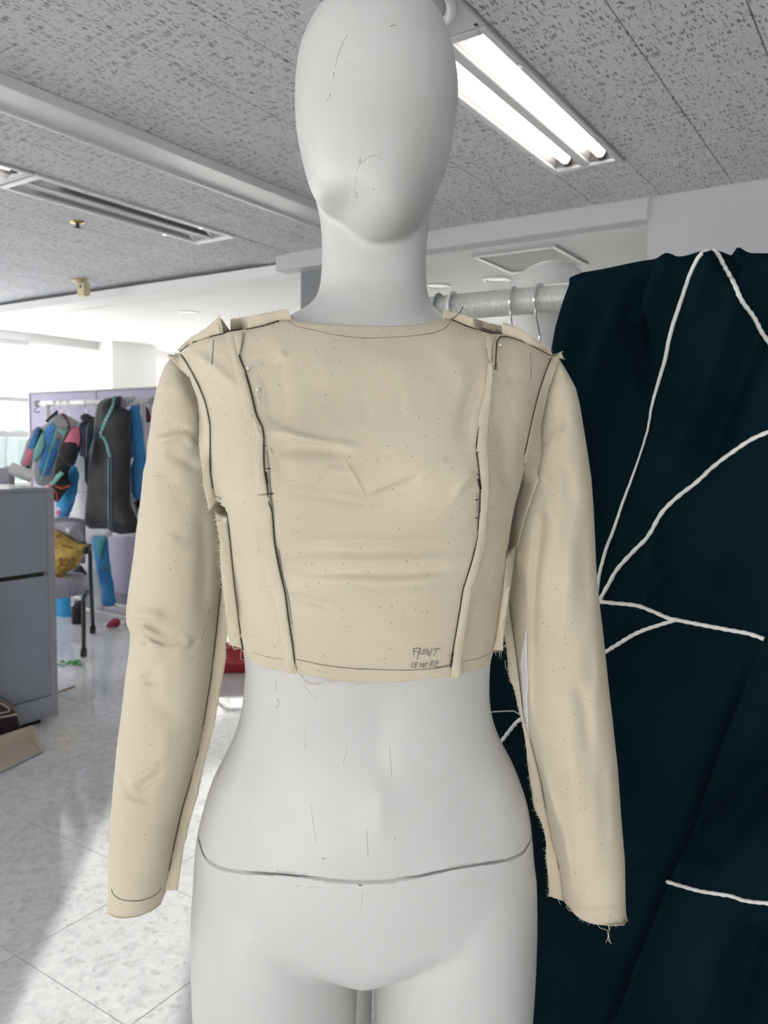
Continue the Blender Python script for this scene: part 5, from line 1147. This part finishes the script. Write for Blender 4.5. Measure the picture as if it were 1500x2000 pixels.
for x in (108, 120, 134, 168.5): hang2(x, A2)

# grey, blue and mint hooded jacket
g = garm('jacket', 'heather grey and blue hooded jacket with pink cuff, leftmost on the far rack', 'jacket', 320, 1090, 3.62)
bd = pillow('body', cc([(215,470),(300,430),(350,400),(400,330),(455,315),(500,335),(640,415),(620,460),(530,490),(500,560),(480,640),(430,740),(400,880),(370,980),(330,1075),(240,1115),(200,1100),(195,900),(240,700),(235,560)]), Ad, 3.62, .20, C_GREY, g, .03, .014, 1)
pillow('hood', cc([(280,410),(300,375),(320,350),(395,278),(415,300),(400,335),(365,400),(300,425)]), Ad, 3.58, .12, C_BLK, g, .025, .006, 2)
sl_ = pillow('sleeve', cc([(180,460),(225,470),(262,535),(262,680),(200,800),(125,860),(95,945),(55,945),(48,905),(25,860),(75,720),(110,600)]), Ad, 3.52, .15, C_GREY, g, .025, .01, 3)
for P, mm, o, nm in (([(185,462),(212,470),(180,600),(150,705),(85,700),(112,600)], C_BLUE, sl_, 'blue_sleeve_panel'), ([(235,525),(262,545),(260,680),(205,795),(135,840),(145,720),(190,620)], C_MINT, sl_, 'mint_sleeve_panel'), ([(215,480),(240,510),(190,620),(155,700),(160,640)], C_BLK, sl_, 'black_sleeve_stripe'), ([(80,708),(145,715),(125,790),(100,860),(80,890),(45,880),(28,862)], C_PINK, sl_, 'pink_cuff'), ([(50,900),(92,880),(90,945),(58,945)], C_BLK, sl_, 'black_cuff_lining'),
                     ([(240,490),(300,445),(355,415),(385,470),(350,600),(290,800),(210,1020),(198,900),(245,720),(245,580)], C_BLUE, bd, 'blue_front_panel'), ([(392,590),(428,600),(430,660),(370,830),(310,985),(250,1005),(320,760)], C_BLUE, bd, 'blue_side_panel'), ([(395,485),(520,492),(510,560),(470,580),(430,520)], C_MINT, bd, 'mint_shoulder'), (band([(390,500),(350,620),(290,820),(215,1050)], 16), C_MINT, bd, 'mint_zip'), (band([(455,320),(500,380),(525,440),(525,490)], 30), C_MAR, bd, 'rust_stripe'), (band([(320,445),(385,485)], 6), C_MINT, bd, 'seam_piping'), (band([(425,700),(395,850),(370,960)], 7), C_PINK, bd, 'pink_piping')):
    overlay(nm, cc(P), o, mm, g)
# black jacket with pink shoulder sleeve
g = garm('jacket', 'black short sleeved jacket with pink sleeve cap beside the grey jacket', 'jacket', 560, 890, 3.56)
s_ = pillow('sleeve', cc([(470,640),(500,570),(560,460),(610,440),(645,490),(655,600),(640,690),(615,760),(585,890),(520,885),(470,780),(430,710),(450,670)]), Ad, 3.34, .17, C_BLK, g, .025, .01, 4)
overlay('pink_sleeve_cap', cc([(478,632),(505,572),(562,466),(608,446),(640,495),(650,600),(632,690),(610,640),(540,628)]), s_, C_PINK, g); overlay('blue_lining', cc([(618,740),(635,700),(600,880),(582,880)]), s_, C_BLUE, g)
b_ = pillow('body', cc([(430,745),(520,700),(560,860),(505,1000),(552,1085),(470,1200),(400,1292),(345,1200),(350,1100),(400,960)]), Ad, 3.44, .14, C_BLK, g, .03, .01, 5)
overlay('orange_piping', cc(band([(370,1100),(440,1135),(500,1120),(545,1095)], 15)), b_, C_ORG, g); overlay('orange_piping', cc(band([(345,1130),(390,1180),(405,1290)], 16)), b_, C_ORG, g)
pillow('mint_cuff', cc([(432,945),(470,972),(355,1108),(330,1085),(335,1065)]), Ad, 3.36, .08, C_MINT, g, .02, .004, 6); pillow('pink_cuff_edge', cc([(270,1115),(330,1065),(352,1108),(335,1120)]), Ad, 3.37, .06, C_PINK, g, .02, .003, 6)
# navy jacket
g = garm('jacket', 'navy zip jacket with stand collar left of the long black vest', 'jacket', 740, 1180, 3.66)
n_ = pillow('body', cc([(635,430),(690,400),(830,400),(835,480),(805,560),(800,700),(790,900),(760,1180),(748,1180),(720,1080),(712,800),(640,785)]), Ad, 3.70, .08, C_NAVY, g, .03, .012, 7)
pillow('collar', cc([(670,395),(668,340),(690,315),(725,318),(770,350),(830,360),(832,415),(720,430)]), Ad, 3.68, .10, C_BLK, g, .02, .006, 8)
overlay('grey_zip', cc(band([(800,405),(740,430),(718,470),(714,800)], 8)), n_, C_GREY, g); overlay('blue_side_panel', cc([(815,500),(830,490),(805,690),(745,800),(740,740)]), n_, C_BLUE, g); overlay('grey_shoulder_patch', cc([(640,430),(688,395),(690,420),(650,450)]), n_, C_GREY, g)
# blue garment
g = garm('trousers', 'bright blue curved garment below the pink sleeved jacket on the far rack', 'garment', 480, 1470, 3.58)
b_ = pillow('body', cc([(500,905),(600,880),(622,940),(630,1010),(615,1150),(570,1330),(500,1475),(400,1470),(420,1420),(470,1350),(390,1330),(450,1220),(540,1120),(545,1060),(505,1000)]), Ad, 3.56, .13, C_CYAN, g, .03, .01, 9)
overlay('pink_patch', cc([(385,1380),(430,1365),(445,1420),(400,1440)]), b_, C_PINK, g); overlay('dark_panel', cc([(520,1330),(575,1280),(500,1470),(440,1470)]), b_, C_BLUE, g)
g = garm('dress', 'white flared dress between the blue garment and the black vest', 'dress', 620, 1520, 3.74)
w_ = pillow('skirt', cc([(628,810),(690,765),(715,880),(742,1190),(760,1300),(745,1525),(620,1500),(498,1488),(560,1375),(610,1210),(612,950)]), Ad, 3.83, .12, C_WHT, g, .03, .016, 10)
overlay('waist_seam', cc(band([(612,1165),(742,1178)], 4)), w_, C_GREY, g); overlay('pink_hem_edge', cc(band([(500,1485),(540,1400)], 8)), w_, C_PINK, g)
# long vest
g = garm('vest', 'long black sleeveless vest with mint checked edging on the far rack', 'vest', 1000, 1620, 3.58)
v_ = pillow('body', cc([(880,200),(905,160),(1000,140),(1105,128),(1060,240),(1150,262),(1190,300),(1180,500),(1185,700),(1180,1270),(1275,1500),(1255,1612),(1100,1632),(1010,1612),(975,1570),(740,1570),(740,1500),(762,1200),(790,900),(805,700),(845,560),(850,300)]), Ad, 3.58, .20, C_CHAR, g, .03, .02, 11)
overlay('mint_edging', cc(band([(1020,130),(1005,235),(965,310),(920,400),(890,490),(862,550)], 30)), v_, C_MINT, g, .006); overlay('mint_edging', cc(band([(862,550),(905,590),(935,650),(955,730),(972,795)], 30)), v_, C_MINT, g, .006)
for k in range(9): 
    P = resample(np.array([(1018,140),(1005,235),(965,310),(920,400),(890,490),(862,550)]), 10); x, y = P[k]; overlay('black_check', cc([(x - 9, y - 9), (x + 2, y - 14), (x + 5, y + 4), (x - 5, y + 9)]), v_, C_BLK, g, .010, 2)
    P = resample(np.array([(862,552),(905,590),(935,650),(955,730),(972,795)]), 10); x, y = P[k]; overlay('black_check', cc([(x - 6, y - 4), (x + 6, y - 8), (x + 8, y + 4), (x - 4, y + 8)]), v_, C_BLK, g, .010, 2)
overlay('mint_binding', cc(band([(955,800),(950,1000),(950,1300),(958,1565)], 9)), v_, C_MINT, g, .006); overlay('mint_binding', cc(band([(988,800),(985,1000),(985,1300),(992,1575)], 8)), v_, C_TEALG, g, .006)
g = garm('folded_cloth', 'crumpled pale lilac cloth lying over the far rail beside the black vest', 'cloth', 1140, 270, 3.60)
pillow('cloth', cc([(1040,200),(1070,165),(1100,135),(1190,104),(1225,112),(1262,140),(1250,165),(1185,215),(1180,245),(1120,262),(1062,250)]), Ad, 3.70, .30, simple('pale_lilac_cloth', (.62, .61, .72), .9), g, .025, .02, 12)
g = garm('trousers', 'bright blue straight garment at the right end of the far rack', 'garment', 1290, 1255, 3.70)
pillow('body', cc([(1198,232),(1280,220),(1300,320),(1330,540),(1345,700),(1385,1000),(1345,1255),(1235,1252),(1215,900),(1262,785),(1230,600),(1210,420)]), Ad, 3.70, .14, C_BLUE, g, .03, .012, 13)
g = garm('trousers', 'black trousers hanging below the blue garment at the right end of the far rack', 'trousers', 1290, 1420, 3.78)
pillow('body', cc([(1240,1240),(1350,1245),(1345,1330),(1315,1400),(1280,1330),(1260,1430),(1245,1340)]), Ad, 3.76, .10, C_BLK, g, .025, .01, 14)
g = garm('shirt', 'dark maroon and black shirt behind the right upright of the far rack', 'shirt', 1340, 560, 3.92)
s_ = pillow('body', cc([(1282,220),(1330,190),(1380,260),(1430,380),(1400,420),(1345,420),(1345,560),(1300,545),(1290,380)]), Ad, 3.93, .10, C_NAVY, g, .025, .008, 15)
overlay('maroon_sleeve', cc([(1375,260),(1385,270),(1430,375),(1400,400),(1385,340)]), s_, C_MAR, g)
g = garm('blouse', 'pale lilac blouse between the black vest and the blue garment', 'blouse', 1200, 800, 3.76)
pillow('body', cc([(1180,280),(1205,300),(1215,420),(1235,640),(1258,780),(1215,815),(1185,800),(1178,500)]), Ad, 3.74, .10, C_LIL, g, .025, .008, 16)
g = garm('trousers', 'white trousers showing below the black vest at the right end of the far rack', 'trousers', 1220, 1650, 3.80)
w2_ = pillow('body', cc([(1180,1260),(1225,900),(1215,1000),(1240,1250),(1275,1480),(1285,1620),(1262,1660),(1150,1640),(1190,1480)]), Ad, 3.82, .12, C_WHT, g, .03, .01, 17)
pillow('hem', cc([(1000,1600),(1265,1600),(1255,1665),(1160,1655),(1060,1670),(1010,1640)]), Ad, 3.82, .10, C_WHT, g, .03, .01, 18)
c5 = q(6.25, 90, 1000)
g = thing('leggings', 'blue and teal printed legging hanging under the black vest', 'leggings', pl(*c5([(775, 1150)])[0], Ad, 3.80))
l_ = pillow('leg', c5([(580,290),(748,300),(765,480),(785,700),(820,900),(852,1110),(800,1150),(715,1160),(690,950),(640,700),(600,450)]), Ad, 3.80, .11, C_BLUE, g, .03, .01, 19)
overlay('teal_print', c5([(600,330),(700,300),(745,310),(700,430),(680,560),(640,600)]), l_, C_TEALG, g); overlay('teal_print', c5([(650,680),(730,640),(785,660),(790,720),(700,710)]), l_, C_TEALG, g)
g = thing('white_cloth_length', 'long white cloth hanging to the floor beside the blue printed legging', 'cloth', pl(*c5([(600, 1500)])[0], Ad, 3.70))
pillow('cloth', c5([(430,150),(590,200),(800,215),(800,300),(590,310),(640,560),(690,900),(735,1490),(640,1520),(480,1540),(450,1000),(440,600)]), Ad, 3.86, .10, simple('off_white_cloth', (.66, .66, .68), .9), g, .035, .015, 20)
g = thing('boots', 'pair of black trousers and boots standing behind the office chair', 'boots', pl(*c5([(360, 1550)])[0], Ad, 3.60))
pillow('legs', c5([(345,1080),(455,1080),(450,1300),(440,1552),(265,1555),(275,1510),(345,1460),(345,1280)]), Ad, 3.56, .12, C_BLK, g, .03, .008, 21); pillow('upper', c5([(345,640),(430,640),(470,720),(505,740),(465,830),(340,835)]), Ad, 3.60, .10, C_BLK, g, .03, .008, 22)
g = thing('cloth_bag', 'bright cyan cloth bag on the floor under the office chair', 'bag', pl(*c5([(210, 1420)])[0], Ad, 3.62))
pillow('bag', c5([(60,700),(330,720),(340,830),(300,1000),(300,1140),(322,1415),(210,1400),(60,1390)]), Ad, 3.66, .10, C_CYAN, g, .03, .008, 23)
MB().tube([pl(*p, Ad, 3.55) for p in smoothline(np.array(c5([(60,1530),(180,1530),(260,1505),(310,1470)])), 20)], .008, 6).build('cable', GREYL, g, True)
g = thing('red_rag', 'crumpled red rag on the foot of the far rack', 'cloth', atz(215, 1222, 0)); pillow('rag', [(206, 1224), (212, 1214), (222, 1207), (232, 1209), (238, 1218), (228, 1225)], Ad, 3.62, .10, simple('crimson_cloth', (.25, .01, .04), .8), g, .02, .02, 24, ftex=(30, 30))

# office chair with the yellow bag
CHG = simple('grey_lilac_seat_fabric', (.33, .32, .40), .9, fine=300)
def office_chair(P1, dirv, label):
    d = np.array([dirv[0], dirv[1], 0.]); d /= np.linalg.norm(d); l = np.array([d[1], -d[0], 0.]) * -1 if np.cross([0, 0, 1], d)[0] < 0 else np.array([-d[1], d[0], 0.])
    l = np.array([-d[1], d[0], 0.]); P1 = np.array([P1[0], P1[1], 0.])          # l points to the viewer's left
    def X(f, s, z): return P1 + d * f + l * s + np.array([0, 0, z])
    t = thing('office_chair', label, 'chair', X(.3, .25, 0))
    n = 40; V = []; prof = [(.80, .352), (.96, .365), (1.0, .40), (.99, .435), (.93, .452), (.5, .458)]
    for k, z in prof:
        for i in range(n):
            q_ = 2 * math.pi * i / n; c, s = math.cos(q_), math.sin(q_); V.append(X(.30 + .25 * k * np.sign(c) * abs(c) ** .55, .25 + .245 * k * np.sign(s) * abs(s) ** .55, z))
    mesh('seat', V, [[j * n + i, j * n + (i + 1) % n, (j + 1) * n + (i + 1) % n, (j + 1) * n + i] for j in range(len(prof) - 1) for i in range(n)] + [list(range(n))[::-1], [(len(prof) - 1) * n + i for i in range(n)]], CHG, t, True)
    V = []; rows_ = [(-.02, .5), (.0, .52), (.10, .56), (.26, .585), (.30, .60)]
    for off_ in (0, .05):
        for f in range(9):
            for s in range(11):
                u = f / 8; v = s / 10; e_ = 1 - .08 * (2 * v - 1) ** 4; V.append(X(.575 + .06 * u - .03 * math.cos((v - .5) * 3) + off_, .04 + .42 * v, .50 + .31 * u * e_))
    Fs = gridfaces(9, 11) + [f[::-1] for f in gridfaces(9, 11, 99)]; rim = [i * 11 for i in range(9)] + [88 + j for j in range(1, 11)] + [i * 11 + 10 for i in range(7, -1, -1)] + [j for j in range(9, 0, -1)]
    Fs += [[a, b, b + 99, a + 99] for a, b in zip(rim, rim[1:] + rim[:1])]; mesh('backrest', V, Fs, CHG, t, True)
    for s in (0, .5):
        w = -.02 if s == 0 else .02
        MB().tube(smoothline(np.array([X(0, s, .055), X(.02, s, .20), X(.04, s, .33), X(.14, s, .355), X(.30, s, .355)]), 24), .013, 10).build('front_leg', BLACKP, t, True)
        MB().tube(smoothline(np.array([X(.62, s, .055), X(.56, s, .30), X(.52, s, .45), X(.50, s, .60), X(.42, s, .625), X(.24, s, .62)]), 30), .013, 10).build('rear_leg', BLACKP, t, True)
        MB().tube([X(.22, s, .63), X(.30, s, .634), X(.46, s, .632)], [.02, .026, .02], 10).build('armrest', BLACKP, t, True)
        for f in (0, .62): MB().lathe(X(f, s, .028) - l * .02, [(.010, 0), (.027, .003), (.027, .037), (.010, .040)], 14, l).tube([X(f, s, .028), X(f, s, .065)], .010, 8).build('caster', BLACKP, t)
    return t
office_chair((-1.85, 4.86), (-.17, .63), 'grey lilac office chair holding a yellow bag beside the low partition')
yb_ = thing('plastic_bag', 'stuffed yellow printed plastic bag on the office chair seat', 'bag', (-2.05, 5.12, .459))
nY = np.array([0, 1., 0]); YEL = simple('yellow_printed_plastic', (.56, .37, .085), .35, var=.25, scale=30)
y_ = pillow('bag', c5([(40,205),(95,212),(180,250),(310,340),(430,390),(528,400),(500,460),(440,580),(380,650),(330,705),(245,742),(238,862),(105,868),(40,862)]), nY, 5.14, .22, YEL, yb_, .025, .02, 25, ftex=(14, 14))
INK = simple('brown_print', (.22, .13, .03), .5, var=.5, scale=60)
for P in ([(150,590),(175,560),(180,650)], [(190,570),(215,600),(240,560)], [(255,565),(275,620),(300,590)], [(310,560),(345,580),(330,625)], [(150,660),(200,640),(260,665)], [(270,640),(310,660),(350,640)], [(100,780),(150,760),(200,800)], [(120,310),(160,290),(190,300)], [(190,410),(260,420),(330,440)]):
    overlay('print_mark', c5(band(smoothline(np.array(P), 6), 15)), y_, INK, yb_, .003, 2.5)
pillow('contents', c5([(60,130),(150,128),(300,118),(425,135),(448,260),(475,350),(520,400),(430,392),(310,342),(180,252),(60,215)]), nY, 5.20, .16, simple('clear_plastic_over_lilac', (.36, .35, .42), .25, var=.3, scale=25), yb_, .025, .018, 26, ftex=(20, 20))
pillow('white_tag', c5([(238,205),(290,200),(310,240),(270,255),(240,240)]), nY, 5.10, .03, WHITEC, yb_, .02, .003, 27)

# red bag on the floor, scrap, stick
rb = thing('red_bag', 'red padded bag on the floor seen between the left sleeve and the waist', 'bag', atz(458, 1315, 0)); RED = simple('red_nylon', (.30, .012, .022), .5, var=.2, scale=10)
pillow('bag', [(395, 1312), (396, 1270), (410, 1258), (440, 1254), (480, 1256), (530, 1258), (552, 1272), (556, 1318), (470, 1316), (440, 1317)], nY, 4.62, .26, RED, rb, .02, .012, 28, ftex=(10, 10)); MB().tube([atY(420, 1262, 4.55), atY(440, 1235, 4.6), atY(500, 1236, 4.6), atY(520, 1262, 4.55)], .010, 8).build('handle', RED, rb, True)
GRN = simple('green_scrap', (.05, .30, .07), .7, var=.3, scale=40)
c = atz(142, 1298, 0); m = MB()
def leaf(dx, dy, L, w, ang, h):
    e = np.array([math.cos(ang), math.sin(ang), 0]); s = np.array([-e[1], e[0], 0]); p = c + np.array([dx, dy, 0])
    m.add([p + [0, 0, .001], p + e * L * .3 + s * w + [0, 0, h], p + e * L * .7 + s * w * .8 + [0, 0, h * .6], p + e * L + [0, 0, .002], p + e * L * .7 - s * w * .8 + [0, 0, h], p + e * L * .3 - s * w + [0, 0, .001]], [[0, 1, 5], [1, 2, 4, 5], [2, 3, 4]])
for a in ((-.05, 0, .09, .022, .2, .02), (-.01, .02, .07, .018, .8, .016), (.0, -.01, .08, .016, -.25, .012), (-.06, .03, .05, .016, 2.6, .012), (-.03, -.02, .06, .014, 3.3, .010)): leaf(*a)
tag(m.build('paper_scrap', GRN), 'crumpled green scrap on the floor in front of the office chair', 'scrap')
tag(MB().tube([atz(95, 1359, .004), atz(113, 1352, .004), atz(146, 1340, .004)], .004, 6).build('stick', simple('pale_wood', (.45, .30, .17), .6)), 'thin wooden stick on the floor beside the low partition', 'stick')
